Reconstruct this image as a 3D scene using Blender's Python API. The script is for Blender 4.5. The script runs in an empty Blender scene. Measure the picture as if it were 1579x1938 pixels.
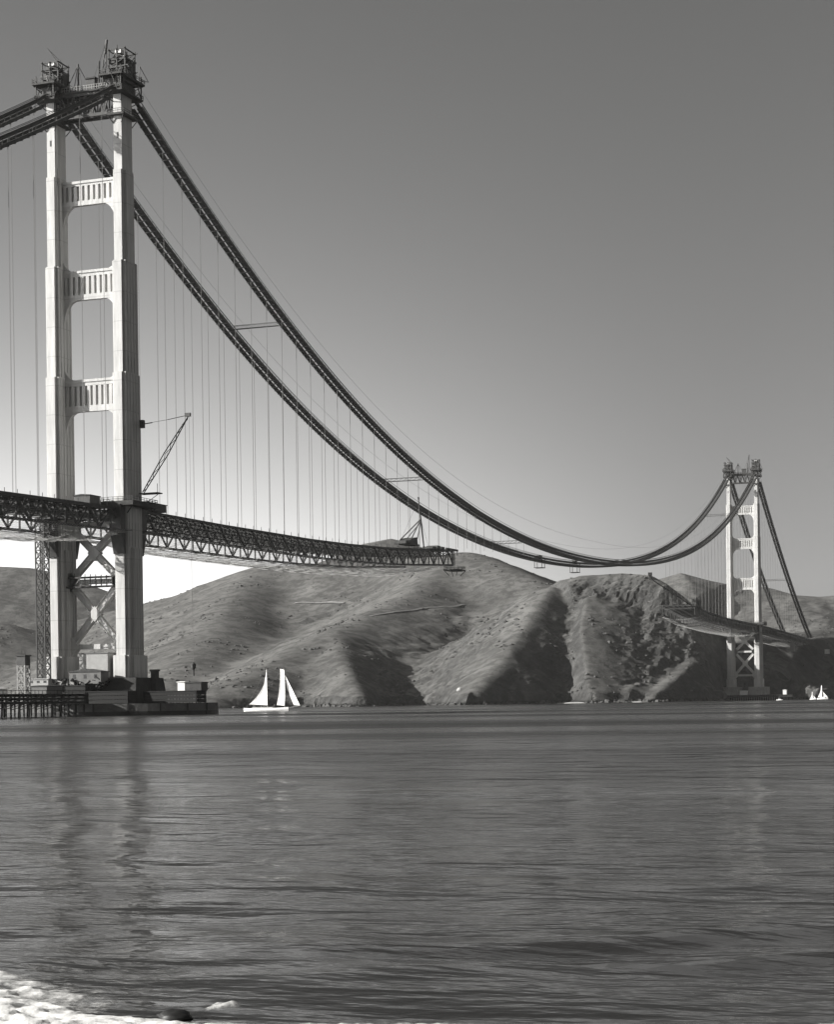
import bpy, math, random
import numpy as np
from mathutils import Vector, Matrix

random.seed(7)
rng = np.random.default_rng(11)
scene = bpy.context.scene
COL = scene.collection

# ------------------------------------------------------------------ camera
CX, CY, CZ = 345.864, -604.1635, 3.3615          # on the south shore, near the water's edge
YAW, FPX, HPX, ROLL = 0.3530426, 3591.78, 1328.05, 0.0145
cam_d = bpy.data.cameras.new('camera')
cam = bpy.data.objects.new('camera', cam_d)
COL.objects.link(cam)
cam_d.sensor_fit = 'HORIZONTAL'
cam_d.sensor_width = 36.0
cam_d.lens = FPX / 1579.0 * 36.0
cam_d.shift_y = (HPX - 969.0) / 1579.0
cam_d.clip_start = 0.5
cam_d.clip_end = 30000.0
cam.matrix_world = (Matrix.Translation((CX, CY, CZ)) @ Matrix.Rotation(YAW, 4, 'Z')
                    @ Matrix.Rotation(math.pi / 2, 4, 'X') @ Matrix.Rotation(-ROLL, 4, 'Z'))
scene.camera = cam
FW = np.array([-math.sin(YAW), math.cos(YAW), 0.0])
RT = np.array([math.cos(YAW), math.sin(YAW), 0.0])

# ------------------------------------------------------------------ sun, sky, exposure
SUN_AZ = math.radians(244.0)     # compass bearing of the low afternoon sun (south-west)
SUN_EL = math.radians(22.0)
SUN_STRENGTH = 5.0
SKY_STRENGTH = 0.05
EXPOSURE = 0.9
sun_dir = Vector((math.sin(SUN_AZ) * math.cos(SUN_EL), math.cos(SUN_AZ) * math.cos(SUN_EL), math.sin(SUN_EL)))
sun_d = bpy.data.lights.new('sun', 'SUN')
sun_d.energy = SUN_STRENGTH
sun_d.angle = math.radians(0.53)
sun_d.color = (1.0, 0.985, 0.95)
sun = bpy.data.objects.new('sun', sun_d)
COL.objects.link(sun)
sun.rotation_euler = sun_dir.to_track_quat('Z', 'Y').to_euler()

world = bpy.data.worlds.new('World')
scene.world = world
world.use_nodes = True
wt = world.node_tree
wt.nodes.clear()
sky = wt.nodes.new('ShaderNodeTexSky')
sky.sky_type = 'NISHITA'
sky.sun_disc = False
sky.sun_elevation = SUN_EL
sky.sun_rotation = SUN_AZ
sky.altitude = 0.0
sky.air_density = 1.0
sky.dust_density = 1.0
sky.ozone_density = 1.0
# black-and-white film behind a yellow-red filter: mostly the red and green channels of the sky
sep = wt.nodes.new('ShaderNodeSeparateColor')
wt.links.new(sky.outputs[0], sep.inputs[0])
m1 = wt.nodes.new('ShaderNodeMath'); m1.operation = 'MULTIPLY'; m1.inputs[1].default_value = 0.85
m2 = wt.nodes.new('ShaderNodeMath'); m2.operation = 'MULTIPLY'; m2.inputs[1].default_value = 0.15
m3 = wt.nodes.new('ShaderNodeMath'); m3.operation = 'ADD'
wt.links.new(sep.outputs[0], m1.inputs[0]); wt.links.new(sep.outputs[1], m2.inputs[0])
wt.links.new(m1.outputs[0], m3.inputs[0]); wt.links.new(m2.outputs[0], m3.inputs[1])
tint = wt.nodes.new('ShaderNodeMix'); tint.data_type = 'RGBA'; tint.blend_type = 'MULTIPLY'
tint.inputs[0].default_value = 1.0
wt.links.new(m3.outputs[0], tint.inputs[6])
tint.inputs[7].default_value = (1.0, 0.994, 0.982, 1)
# sea mist low in the sunward west: the sky pales towards that horizon and is deeper on the landward side
def wmath(op, a, b=None, c=None):
    n = wt.nodes.new('ShaderNodeMath'); n.operation = op
    for i, v in enumerate((a, b, c)):
        if v is None: continue
        if isinstance(v, (int, float)): n.inputs[i].default_value = v
        else: wt.links.new(v, n.inputs[i])
    return n.outputs[0]
wtc = wt.nodes.new('ShaderNodeTexCoord')
wsx = wt.nodes.new('ShaderNodeSeparateXYZ'); wt.links.new(wtc.outputs['Generated'], wsx.inputs[0])
dx_, dy_, dz_ = wsx.outputs
hl_ = wmath('SQRT', wmath('ADD', wmath('ADD', wmath('MULTIPLY', dx_, dx_), wmath('MULTIPLY', dy_, dy_)), 1e-5))
waz = math.radians(275)
dot_ = wmath('DIVIDE', wmath('ADD', wmath('MULTIPLY', dx_, math.sin(waz)), wmath('MULTIPLY', dy_, math.cos(waz))), hl_)
wmr = wt.nodes.new('ShaderNodeMapRange'); wmr.interpolation_type = 'SMOOTHSTEP'
wmr.inputs[1].default_value = 0.25; wmr.inputs[2].default_value = 0.60; wmr.inputs[3].default_value = -0.25; wmr.inputs[4].default_value = 5.2
wt.links.new(dot_, wmr.inputs[0])
fall_ = wmath('EXPONENT', wmath('MULTIPLY', wmath('MAXIMUM', dz_, 0.0), -10.5))
mist_ = wmath('MULTIPLY_ADD', wmr.outputs[0], fall_, 1.0)
tint2 = wt.nodes.new('ShaderNodeMix'); tint2.data_type = 'RGBA'; tint2.blend_type = 'MULTIPLY'; tint2.inputs[0].default_value = 1.0
wt.links.new(tint.outputs[2], tint2.inputs[6]); wt.links.new(mist_, tint2.inputs[7])
bg = wt.nodes.new('ShaderNodeBackground')
bg.inputs[1].default_value = SKY_STRENGTH
wt.links.new(tint2.outputs[2], bg.inputs[0])
wo = wt.nodes.new('ShaderNodeOutputWorld')
wt.links.new(bg.outputs[0], wo.inputs[0])

scene.view_settings.view_transform = 'Standard'
scene.view_settings.look = 'None'
scene.view_settings.exposure = EXPOSURE
scene.view_settings.gamma = 1.0
scene.view_settings.use_curve_mapping = False
scene.render.engine = 'CYCLES'
scene.cycles.max_bounces = 6
scene.cycles.volume_bounces = 0
scene.cycles.caustics_reflective = False
scene.cycles.caustics_refractive = False
scene.cycles.use_denoising = True
scene.cycles.sample_clamp_indirect = 0.8

# ------------------------------------------------------------------ helpers
def ray(px, py):
    c, s = math.cos(ROLL), math.sin(ROLL)
    X, Y = px - 789.5, py - HPX
    u, v = X * c - Y * s, X * s + Y * c
    return FW + RT * u / FPX + np.array([0, 0, 1.0]) * (-v / FPX)

def at(px, py, depth):
    """World point seen at a photograph pixel, at a distance along the optical axis."""
    return np.array([CX, CY, CZ]) + ray(px, py) * depth

BASE = {}

def thing(name, label, cat, loc=(0, 0, 0), group=None):
    o = bpy.data.objects.new(name, None)
    COL.objects.link(o)
    o.location = loc
    o.empty_display_size = 2.0
    o['label'] = label
    o['category'] = cat
    if group:
        o['group'] = group
    BASE[o.name] = Vector(loc)
    return o

def tag(o, label, cat, group=None):
    o['label'] = label
    o['category'] = cat
    if group:
        o['group'] = group
    return o

class MB:
    """Collects boxes, bars, tubes and prisms into one mesh."""
    def __init__(self):
        self.v = []; self.f = []; self.smooth = False
    def add(self, vs, fs):
        n = len(self.v)
        self.v.extend([tuple(map(float, p)) for p in vs])
        self.f.extend([tuple(i + n for i in f) for f in fs])
        return self
    def box(self, x0, x1, y0, y1, z0, z1):
        vs = [(x0, y0, z0), (x1, y0, z0), (x1, y1, z0), (x0, y1, z0), (x0, y0, z1), (x1, y0, z1), (x1, y1, z1), (x0, y1, z1)]
        return self.add(vs, [(3, 2, 1, 0), (4, 5, 6, 7), (0, 1, 5, 4), (1, 2, 6, 5), (2, 3, 7, 6), (3, 0, 4, 7)])
    def bar(self, a, b, w, h=None, up=(0, 0, 1)):
        a, b = Vector(a), Vector(b); h = h or w
        d = (b - a)
        if d.length < 1e-6: return self
        d.normalize(); u = Vector(up)
        s = d.cross(u)
        if s.length < 1e-3: s = d.cross(Vector((1, 0, 0)))
        s.normalize(); u = s.cross(d)
        s *= w / 2; u *= h / 2
        vs = [a - s - u, a + s - u, a + s + u, a - s + u, b - s - u, b + s - u, b + s + u, b - s + u]
        return self.add(vs, [(3, 2, 1, 0), (4, 5, 6, 7), (0, 1, 5, 4), (1, 2, 6, 5), (2, 3, 7, 6), (3, 0, 4, 7)])
    def tube(self, pts, r, n=6):
        pts = [Vector(p) for p in pts]
        rings = []
        for i, p in enumerate(pts):
            d = (pts[min(i + 1, len(pts) - 1)] - pts[max(i - 1, 0)]).normalized()
            s = d.cross(Vector((0, 0, 1)))
            if s.length < 1e-3: s = d.cross(Vector((1, 0, 0)))
            s.normalize(); u = s.cross(d)
            rr = r[i] if hasattr(r, '__len__') else r
            rings.append([p + (s * math.cos(k * 2 * math.pi / n) + u * math.sin(k * 2 * math.pi / n)) * rr for k in range(n)])
        vs = [q for rg in rings for q in rg]
        fs = []
        for i in range(len(pts) - 1):
            for k in range(n):
                k2 = (k + 1) % n
                fs.append((i * n + k, i * n + k2, (i + 1) * n + k2, (i + 1) * n + k))
        fs.append(tuple(range(n))[::-1])
        fs.append(tuple((len(pts) - 1) * n + k for k in range(n)))
        return self.add(vs, fs)
    def prism(self, poly, z0, z1, bottom=True):
        n = len(poly)
        vs = [(x, y, z0) for x, y in poly] + [(x, y, z1) for x, y in poly]
        fs = [(i, (i + 1) % n, n + (i + 1) % n, n + i) for i in range(n)] + [tuple(range(n, 2 * n))]
        if bottom: fs.append(tuple(range(n))[::-1])
        return self.add(vs, fs)
    def prism_y(self, poly, y0, y1):
        """Prism of an outline in x, z pushed along y."""
        n = len(poly)
        vs = [(x, y0, z) for x, z in poly] + [(x, y1, z) for x, z in poly]
        fs = [(i, (i + 1) % n, n + (i + 1) % n, n + i) for i in range(n)] + [tuple(range(n, 2 * n)), tuple(range(n))[::-1]]
        return self.add(vs, fs)
    def build(self, name, mat, parent=None, loc=None):
        base = Vector((0, 0, 0))
        if parent is not None: base = BASE[parent.name]
        elif loc is not None: base = Vector(loc)
        me = bpy.data.meshes.new(name)
        me.from_pydata([(p[0] - base.x, p[1] - base.y, p[2] - base.z) for p in self.v], [], self.f)
        me.materials.append(mat)
        me.update()
        if self.smooth:
            for pl in me.polygons: pl.use_smooth = True
        o = bpy.data.objects.new(name, me)
        COL.objects.link(o)
        if parent is not None: o.parent = parent
        else: o.location = base
        BASE[o.name] = base
        return o

_bars = {}
def bar_obj(name, a, b, w, h, mat, parent, up=(0, 0, 1)):
    """One straight member as an object of its own; alike members share one unit mesh."""
    key = (name, w, h, mat.name)
    if key not in _bars:
        m = MB().box(-w / 2, w / 2, -h / 2, h / 2, 0, 1)
        me = bpy.data.meshes.new(name)
        me.from_pydata(m.v, [], m.f); me.materials.append(mat); me.update()
        _bars[key] = me
    o = bpy.data.objects.new(name, _bars[key])
    COL.objects.link(o)
    base = BASE[parent.name] if parent is not None else Vector((0, 0, 0))
    a, b = Vector(a), Vector(b)
    d = b - a; L = d.length; d.normalize()
    u = Vector(up)
    s = d.cross(u)
    if s.length < 1e-3: s = Vector((1, 0, 0))
    s.normalize(); u = s.cross(d)
    R = Matrix((s, u, d)).transposed()
    if R.determinant() < 0: R = Matrix((-s, u, d)).transposed()
    M = Matrix.Translation(a - base) @ R.to_4x4() @ Matrix.Diagonal((1, 1, L, 1))
    if parent is not None: o.parent = parent
    o.matrix_local = M
    return o

def hash2(ix, iy, seed):
    h = (ix.astype(np.int64) * 374761393 + iy.astype(np.int64) * 668265263 + seed * 974634777) & 0x7fffffff
    h = ((h ^ (h >> 13)) * 1274126177) & 0x7fffffff
    return ((h ^ (h >> 16)) & 0xffff) / 65535.0

def vnoise(x, y, seed=0):
    ix, iy = np.floor(x), np.floor(y)
    fx, fy = x - ix, y - iy
    fx = fx * fx * fx * (fx * (fx * 6 - 15) + 10); fy = fy * fy * fy * (fy * (fy * 6 - 15) + 10)
    a, b = hash2(ix, iy, seed), hash2(ix + 1, iy, seed)
    c, d = hash2(ix, iy + 1, seed), hash2(ix + 1, iy + 1, seed)
    return (a * (1 - fx) + b * fx) * (1 - fy) + (c * (1 - fx) + d * fx) * fy

def fbm(x, y, oct=5, seed=0, ridged=False):
    s = np.zeros_like(x); amp, tot = 1.0, 0.0
    ca, sa = math.cos(0.6), math.sin(0.6)
    for i in range(oct):
        n = vnoise(x, y, seed + i * 17)
        if ridged: n = 1 - np.abs(2 * n - 1)
        s += amp * n; tot += amp; amp *= 0.5
        x, y = (x * ca - y * sa) * 2.03 + 7.7, (x * sa + y * ca) * 2.03 - 3.1
    return s / tot

# ------------------------------------------------------------------ materials (black-and-white print, faint warm tone)
def grey(v): return (v * 1.008, v, v * 0.98, 1)

def new_mat(name, v, rough=0.75, var=0.0, scale=0.3, bump=0.0, bscale=1.0, metallic=0.0, spec=0.3, stretch=None):
    m = bpy.data.materials.new(name); m.use_nodes = True
    nt = m.node_tree; b = nt.nodes['Principled BSDF']
    b.inputs['Roughness'].default_value = rough
    b.inputs['Metallic'].default_value = metallic
    b.inputs['Specular IOR Level'].default_value = spec
    b.inputs['Base Color'].default_value = grey(v)
    tc = nt.nodes.new('ShaderNodeTexCoord')
    src = tc.outputs['Object']
    if stretch:
        mp = nt.nodes.new('ShaderNodeMapping'); mp.inputs['Scale'].default_value = stretch
        nt.links.new(src, mp.inputs[0]); src = mp.outputs[0]
    if var:
        n = nt.nodes.new('ShaderNodeTexNoise'); n.inputs['Scale'].default_value = scale; n.inputs['Detail'].default_value = 6
        n.inputs['Roughness'].default_value = 0.65
        nt.links.new(src, n.inputs['Vector'])
        r = nt.nodes.new('ShaderNodeValToRGB')
        r.color_ramp.elements[0].position = 0.3; r.color_ramp.elements[1].position = 0.7
        r.color_ramp.elements[0].color = grey(v * (1 - var)); r.color_ramp.elements[1].color = grey(v * (1 + var))
        nt.links.new(n.outputs[0], r.inputs[0]); nt.links.new(r.outputs[0], b.inputs['Base Color'])
    if bump:
        n2 = nt.nodes.new('ShaderNodeTexNoise'); n2.inputs['Scale'].default_value = bscale; n2.inputs['Detail'].default_value = 5
        nt.links.new(src, n2.inputs['Vector'])
        bp = nt.nodes.new('ShaderNodeBump'); bp.inputs['Strength'].default_value = bump; bp.inputs['Distance'].default_value = 0.5
        nt.links.new(n2.outputs[0], bp.inputs['Height']); nt.links.new(bp.outputs[0], b.inputs['Normal'])
    return m

def steel_mat(name, v):
    """Riveted plate steel: plate courses, weather streaks."""
    m = new_mat(name, v, rough=0.55, var=0.22, scale=0.6, spec=0.25, stretch=(1, 1, 0.12))
    nt = m.node_tree; b = nt.nodes['Principled BSDF']
    old = b.inputs['Base Color'].links[0].from_socket
    tc = nt.nodes.new('ShaderNodeTexCoord'); sx = nt.nodes.new('ShaderNodeSeparateXYZ')
    nt.links.new(tc.outputs['Object'], sx.inputs[0])
    md = nt.nodes.new('ShaderNodeMath'); md.operation = 'PINGPONG'; md.inputs[1].default_value = 5.3
    nt.links.new(sx.outputs[2], md.inputs[0])
    lt = nt.nodes.new('ShaderNodeMath'); lt.operation = 'LESS_THAN'; lt.inputs[1].default_value = 0.14
    nt.links.new(md.outputs[0], lt.inputs[0])
    mx = nt.nodes.new('ShaderNodeMix'); mx.data_type = 'RGBA'; mx.blend_type = 'MULTIPLY'
    ml = nt.nodes.new('ShaderNodeMath'); ml.operation = 'MULTIPLY'; ml.inputs[1].default_value = 0.45
    nt.links.new(lt.outputs[0], ml.inputs[0]); nt.links.new(ml.outputs[0], mx.inputs[0])
    nt.links.new(old, mx.inputs[6]); mx.inputs[7].default_value = (0.5, 0.5, 0.5, 1)
    nt.links.new(mx.outputs[2], b.inputs['Base Color'])
    return m

M_TOWER = steel_mat('tower_paint', 0.50)
M_DARK = new_mat('dark_steel', 0.055, rough=0.6, var=0.35, scale=0.5)
M_TRUSS = new_mat('truss_steel', 0.05, rough=0.6, var=0.4, scale=0.2)
M_CABLE = new_mat('cable_wire', 0.05, rough=0.6, var=0.3, scale=0.6)
M_ROPE = new_mat('rope_wire', 0.16, rough=0.6)
M_PLANK = new_mat('walk_planks', 0.06, rough=0.85, var=0.4, scale=0.8)
M_NET = new_mat('net_rope', 0.5, rough=0.9)
M_TIMBER = new_mat('timber', 0.02, rough=0.85, var=0.4, scale=0.8)
M_TIMBER2 = new_mat('timber_pale', 0.22, rough=0.85, var=0.4, scale=0.8)
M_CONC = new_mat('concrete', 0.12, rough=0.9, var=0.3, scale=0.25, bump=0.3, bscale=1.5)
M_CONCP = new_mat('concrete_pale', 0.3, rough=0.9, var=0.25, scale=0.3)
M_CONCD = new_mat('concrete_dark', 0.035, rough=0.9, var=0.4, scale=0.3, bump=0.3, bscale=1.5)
M_WET = new_mat('wet_algae', 0.02, rough=0.5, var=0.4, scale=0.5)
M_WHITE = new_mat('white_paint', 0.8, rough=0.6, var=0.06, scale=0.6)
M_PALE = new_mat('pale_paint', 0.32, rough=0.7, var=0.15, scale=0.5)
M_GREYP = new_mat('grey_paint', 0.13, rough=0.7, var=0.2, scale=0.6)
M_ROOF = new_mat('dark_roof', 0.05, rough=0.8, var=0.3, scale=0.6)
M_GLASS = new_mat('dark_glass', 0.02, rough=0.15, spec=0.5)
M_SAIL = new_mat('sail_cloth', 0.82, rough=0.8, var=0.05, scale=0.5)

# ------------------------------------------------------------------ water
def spaced(lo, f0, f1, hi, fine, grow=1.12, cap=250.0):
    mid = list(np.arange(f0, f1 + 1e-6, fine))
    a, s = [], fine
    x = f0
    while x > lo:
        s = min(s * grow, cap); x -= s; a.append(max(x, lo))
    b, s = [], fine
    x = f1
    while x < hi:
        s = min(s * grow, cap); x += s; b.append(min(x, hi))
    return np.array(sorted(a) + mid + b)

def grid_mesh(name, xs, ys, Z, mat, keep=None, smooth=True):
    nx, ny = len(xs), len(ys)
    X, Y = np.meshgrid(xs, ys)
    co = np.stack([X, Y, Z], -1).reshape(-1, 3).astype(np.float32)
    i = np.arange(nx - 1)[None, :] + (np.arange(ny - 1) * nx)[:, None]
    F = np.stack([i, i + 1, i + 1 + nx, i + nx], -1).reshape(-1, 4)
    if keep is not None: F = F[keep.reshape(-1)]
    me = bpy.data.meshes.new(name)
    me.vertices.add(len(co)); me.vertices.foreach_set('co', co.ravel())
    me.loops.add(F.size); me.loops.foreach_set('vertex_index', F.ravel().astype(np.int32))
    me.polygons.add(len(F)); me.polygons.foreach_set('loop_start', np.arange(0, F.size, 4, dtype=np.int32))
    me.polygons.foreach_set('loop_total', np.full(len(F), 4, np.int32))
    me.update(calc_edges=True)
    if smooth: me.polygons.foreach_set('use_smooth', np.ones(len(F), bool))
    me.materials.append(mat)
    me.validate()
    o = bpy.data.objects.new(name, me); COL.objects.link(o)
    return o

WB = (-5200.0, 5200.0, -900.0, 6200.0)      # extent of the water sheet
wx = spaced(WB[0], 255, 368, WB[1], 0.4)
wy = spaced(WB[2], -594, -450, WB[3], 0.4)
WX, WY = np.meshgrid(wx, wy)
def wave_height(X, Y):
    Z = np.zeros_like(X)
    sN = (X - CX) * FW[0] + (Y - CY) * FW[1]; sS = (X - CX) * RT[0] + (Y - CY) * RT[1]
    wq = 3.2 * fbm(sS / 14.0, sN / 11.0, 3, 120)
    env = np.exp(-((sN - 27.0) / 9.0) ** 2)
    Z += env * (0.5 + fbm(sS / 6.0, sN / 5.0, 2, 130)) * 0.072 * np.sin(2 * math.pi * (sN / 5.2 + wq)) + env * 0.03 * np.sin(2 * math.pi * (sN / 2.1 + 2.2 * wq + 0.05 * sS))
    wr = np.random.default_rng(5)
    for k in range(34):
        L = 1.6 * (12.0 / 1.6) ** (k / 33.0)
        th = math.radians(252 + wr.normal(0, 34))
        kx, ky = math.cos(th) * 2 * math.pi / L, math.sin(th) * 2 * math.pi / L
        a = 0.0014 * L ** 1.0
        warp = 2.0 * (fbm(X / 18.0 + k, Y / 18.0 - k, 2, 40 + k) - 0.5) * 3.0
        Z += a * np.sin(kx * X + ky * Y + wr.uniform(0, 6.28) + warp)
    return Z
dist = np.hypot(WX - CX, WY - CY)
edge = np.clip(np.minimum.reduce([WX - 250, 372 - WX, WY + 600, -440 - WY]) / 18.0, 0, 1)
patch = 0.35 + 1.1 * fbm(WX / 35.0, WY / 22.0, 3, 90)
WZ = np.where(edge > 0, wave_height(WX, WY) * edge * patch, 0.0)

def water_mat():
    m = bpy.data.materials.new('sea_water'); m.use_nodes = True
    nt = m.node_tree; b = nt.nodes['Principled BSDF']
    b.inputs['Base Color'].default_value = grey(0.022)
    b.inputs['Roughness'].default_value = 0.16
    b.inputs['IOR'].default_value = 1.333
    geo = nt.nodes.new('ShaderNodeNewGeometry')
    def noise(scale, det, sxy=(1, 1, 1), rot=0.0):
        mp = nt.nodes.new('ShaderNodeMapping'); mp.inputs['Scale'].default_value = sxy; mp.inputs['Rotation'].default_value = (0, 0, rot)
        nt.links.new(geo.outputs['Position'], mp.inputs[0])
        n = nt.nodes.new('ShaderNodeTexNoise'); n.inputs['Scale'].default_value = scale; n.inputs['Detail'].default_value = det
        nt.links.new(mp.outputs[0], n.inputs['Vector']); return n
    n1 = noise(0.9, 4, (0.55, 1.3, 1), -0.3)
    n2 = noise(0.12, 5, (0.5, 1.4, 1), -0.3)
    np_ = noise(0.006, 4, (0.45, 1.6, 1), -0.25)      # cat's paws: patches of wind-ruffled and calm water
    rp = nt.nodes.new('ShaderNodeMapRange'); rp.inputs[1].default_value = 0.38; rp.inputs[2].default_value = 0.62
    rp.inputs[3].default_value = 0.15; rp.inputs[4].default_value = 1.3
    nt.links.new(np_.outputs[0], rp.inputs[0])
    ad = nt.nodes.new('ShaderNodeMath'); ad.operation = 'MULTIPLY_ADD'; ad.inputs[1].default_value = 5.0
    nt.links.new(n2.outputs[0], ad.inputs[0]); nt.links.new(n1.outputs[0], ad.inputs[2])
    bp = nt.nodes.new('ShaderNodeBump'); bp.inputs['Distance'].default_value = 0.32
    # the breeze reaches the open water some 80 m off; nearer the shore it is sheltered
    dp = nt.nodes.new('ShaderNodeVectorMath'); dp.operation = 'DOT_PRODUCT'; dp.inputs[1].default_value = (float(FW[0]), float(FW[1]), 0.0)
    nt.links.new(geo.outputs['Position'], dp.inputs[0])
    n0 = CX * float(FW[0]) + CY * float(FW[1])
    wob_ = noise(0.03, 3, (0.4, 1.4, 1), -0.3)
    dw = nt.nodes.new('ShaderNodeMath'); dw.operation = 'MULTIPLY_ADD'; dw.inputs[1].default_value = 90.0
    nt.links.new(wob_.outputs[0], dw.inputs[0]); nt.links.new(dp.outputs['Value'], dw.inputs[2])
    br = nt.nodes.new('ShaderNodeMapRange'); br.inputs[1].default_value = n0 + 100; br.inputs[2].default_value = n0 + 190
    br.inputs[3].default_value = 0.36; br.inputs[4].default_value = 1.9
    nt.links.new(dw.outputs[0], br.inputs[0])
    rr = nt.nodes.new('ShaderNodeMapRange'); rr.inputs[1].default_value = 0.05; rr.inputs[2].default_value = 2.2
    rr.inputs[3].default_value = 0.05; rr.inputs[4].default_value = 0.40
    st = nt.nodes.new('ShaderNodeMath'); st.operation = 'MULTIPLY'
    nt.links.new(st.outputs[0], rr.inputs[0]); nt.links.new(rr.outputs[0], b.inputs['Roughness'])
    nt.links.new(br.outputs[0], st.inputs[1])
    nt.links.new(rp.outputs[0], st.inputs[0]); nt.links.new(st.outputs[0], bp.inputs['Strength'])
    nt.links.new(ad.outputs[0], bp.inputs['Height']); nt.links.new(bp.outputs[0], b.inputs['Normal'])
    return m
M_WATER = water_mat()
water = grid_mesh('water', wx, wy, WZ, M_WATER)
water['kind'] = 'structure'

# ------------------------------------------------------------------ hills
def ridge(pts): return [at(*p) for p in pts]

def poly_field(X, Y, pts):
    best_d = np.full(X.shape, 1e9); zz = np.zeros(X.shape); side = np.zeros(X.shape)
    for a, b in zip(pts[:-1], pts[1:]):
        dx, dy = b[0] - a[0], b[1] - a[1]
        L2 = dx * dx + dy * dy
        t = np.clip(((X - a[0]) * dx + (Y - a[1]) * dy) / L2, 0, 1)
        ex, ey = X - (a[0] + t * dx), Y - (a[1] + t * dy)
        d = np.hypot(ex, ey)
        m = d < best_d
        best_d = np.where(m, d, best_d)
        zz = np.where(m, a[2] + t * (b[2] - a[2]), zz)
        side = np.where(m, np.sign(dx * ey - dy * ex), side)
    return best_d, zz, side

RIDGES = [
    # points (pixel x, pixel y, depth), fall of the flank on the right of the line, on the left, cliff roughness
    ('crest', [(1100, 1099, 1990), (1180, 1094, 1975), (1232, 1098, 1960), (1262, 1114, 1945), (1300, 1140, 1935), (1340, 1172, 1932), (1366, 1200, 1940)], 0.80, 0.7, 1.0),
    ('headland', [(1030, 1126, 2120), (1060, 1107, 2080), (1100, 1099, 2010)], 1.5, 0.7, 0.8),
    ('headland', [(1366, 1200, 1940), (1334, 1238, 1872), (1290, 1282, 1800), (1238, 1326, 1730)], 0.45, 1.1, 0.8),
    ('headland', [(1366, 1200, 1960), (1400, 1212, 2060), (1440, 1215, 2120)], 0.9, 0.7, 0.8),
    ('headland', [(1112, 1140, 1925), (1102, 1200, 1850), (1108, 1262, 1785), (1118, 1320, 1725)], 1.5, 0.36, 0.7),
    ('spur_a', [(1045, 1120, 1980), (1022, 1150, 1910), (990, 1200, 1840), (950, 1262, 1760), (900, 1318, 1690)], 0.60, 0.95, 0.35),
    ('main', [(1045, 1120, 2330), (1000, 1098, 2400), (955, 1078, 2480), (920, 1062, 2580), (885, 1056, 2650), (850, 1058, 2680), (780, 1064, 2720), (690, 1070, 2780), (590, 1074, 2850), (500, 1086, 2900)], 0.5, 0.42, 0.1),
    ('spur_b', [(870, 1060, 2640), (800, 1118, 2400), (700, 1172, 2180), (600, 1222, 2000), (510, 1268, 1880), (430, 1308, 1780), (395, 1330, 1740)], 0.40, 0.40, 0.25),
    ('spur_b', [(640, 1205, 2040), (650, 1250, 1880), (665, 1290, 1770), (680, 1325, 1700)], 0.55, 0.6, 0.6),
    ('spur_c', [(500, 1086, 2900), (470, 1105, 2780), (440, 1150, 2560), (405, 1205, 2330), (350, 1270, 2100), (300, 1312, 1980)], 0.38, 0.36, 0.1),
    ('left', [(500, 1086, 2900), (400, 1115, 2900), (330, 1142, 2900), (270, 1153, 2950), (200, 1166, 3000), (110, 1190, 3000), (60, 1199, 2950), (0, 1184, 2900), (-90, 1160, 2900)], 0.36, 0.4, 0.1),
    ('far_left', [(280, 1158, 3500), (200, 1125, 3550), (130, 1099, 3600), (60, 1080, 3650), (0, 1077, 3700), (-100, 1085, 3700), (-250, 1060, 3700)], 0.38, 0.4, 0.05),
    ('hump', [(640, 1062, 3700), (690, 1034, 3750), (740, 1024, 3800), (785, 1034, 3800), (840, 1062, 3800)], 0.4, 0.4, 0.05),
    ('far_right', [(1180, 1130, 3300), (1240, 1104, 3300), (1288, 1090, 3300), (1340, 1104, 3300), (1385, 1113, 3300), (1450, 1117, 3250), (1500, 1132, 3200), (1550, 1135, 3200), (1640, 1128, 3200), (1800, 1110, 3200)], 0.30, 0.4, 0.05),
    ('right_mid', [(1385, 1195, 2150), (1440, 1205, 2250), (1500, 1205, 2500), (1600, 1195, 2700), (1750, 1190, 2800)], 0.45, 0.4, 0.3),
    ('lime_point', [(1385, 1205, 2120), (1430, 1222, 2030), (1468, 1222, 1990), (1490, 1217, 2060), (1530, 1214, 2180), (1580, 1214, 2300), (1660, 1214, 2400)], 1.5, 0.6, 0.35),
]
tx = spaced(-3000, -330, 330, 2100, 2.2, 1.05, 11.0)
ty = spaced(880, 960, 1480, 4700, 2.2, 1.05, 11.0)
TX, TY = np.meshgrid(tx, ty)
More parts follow.
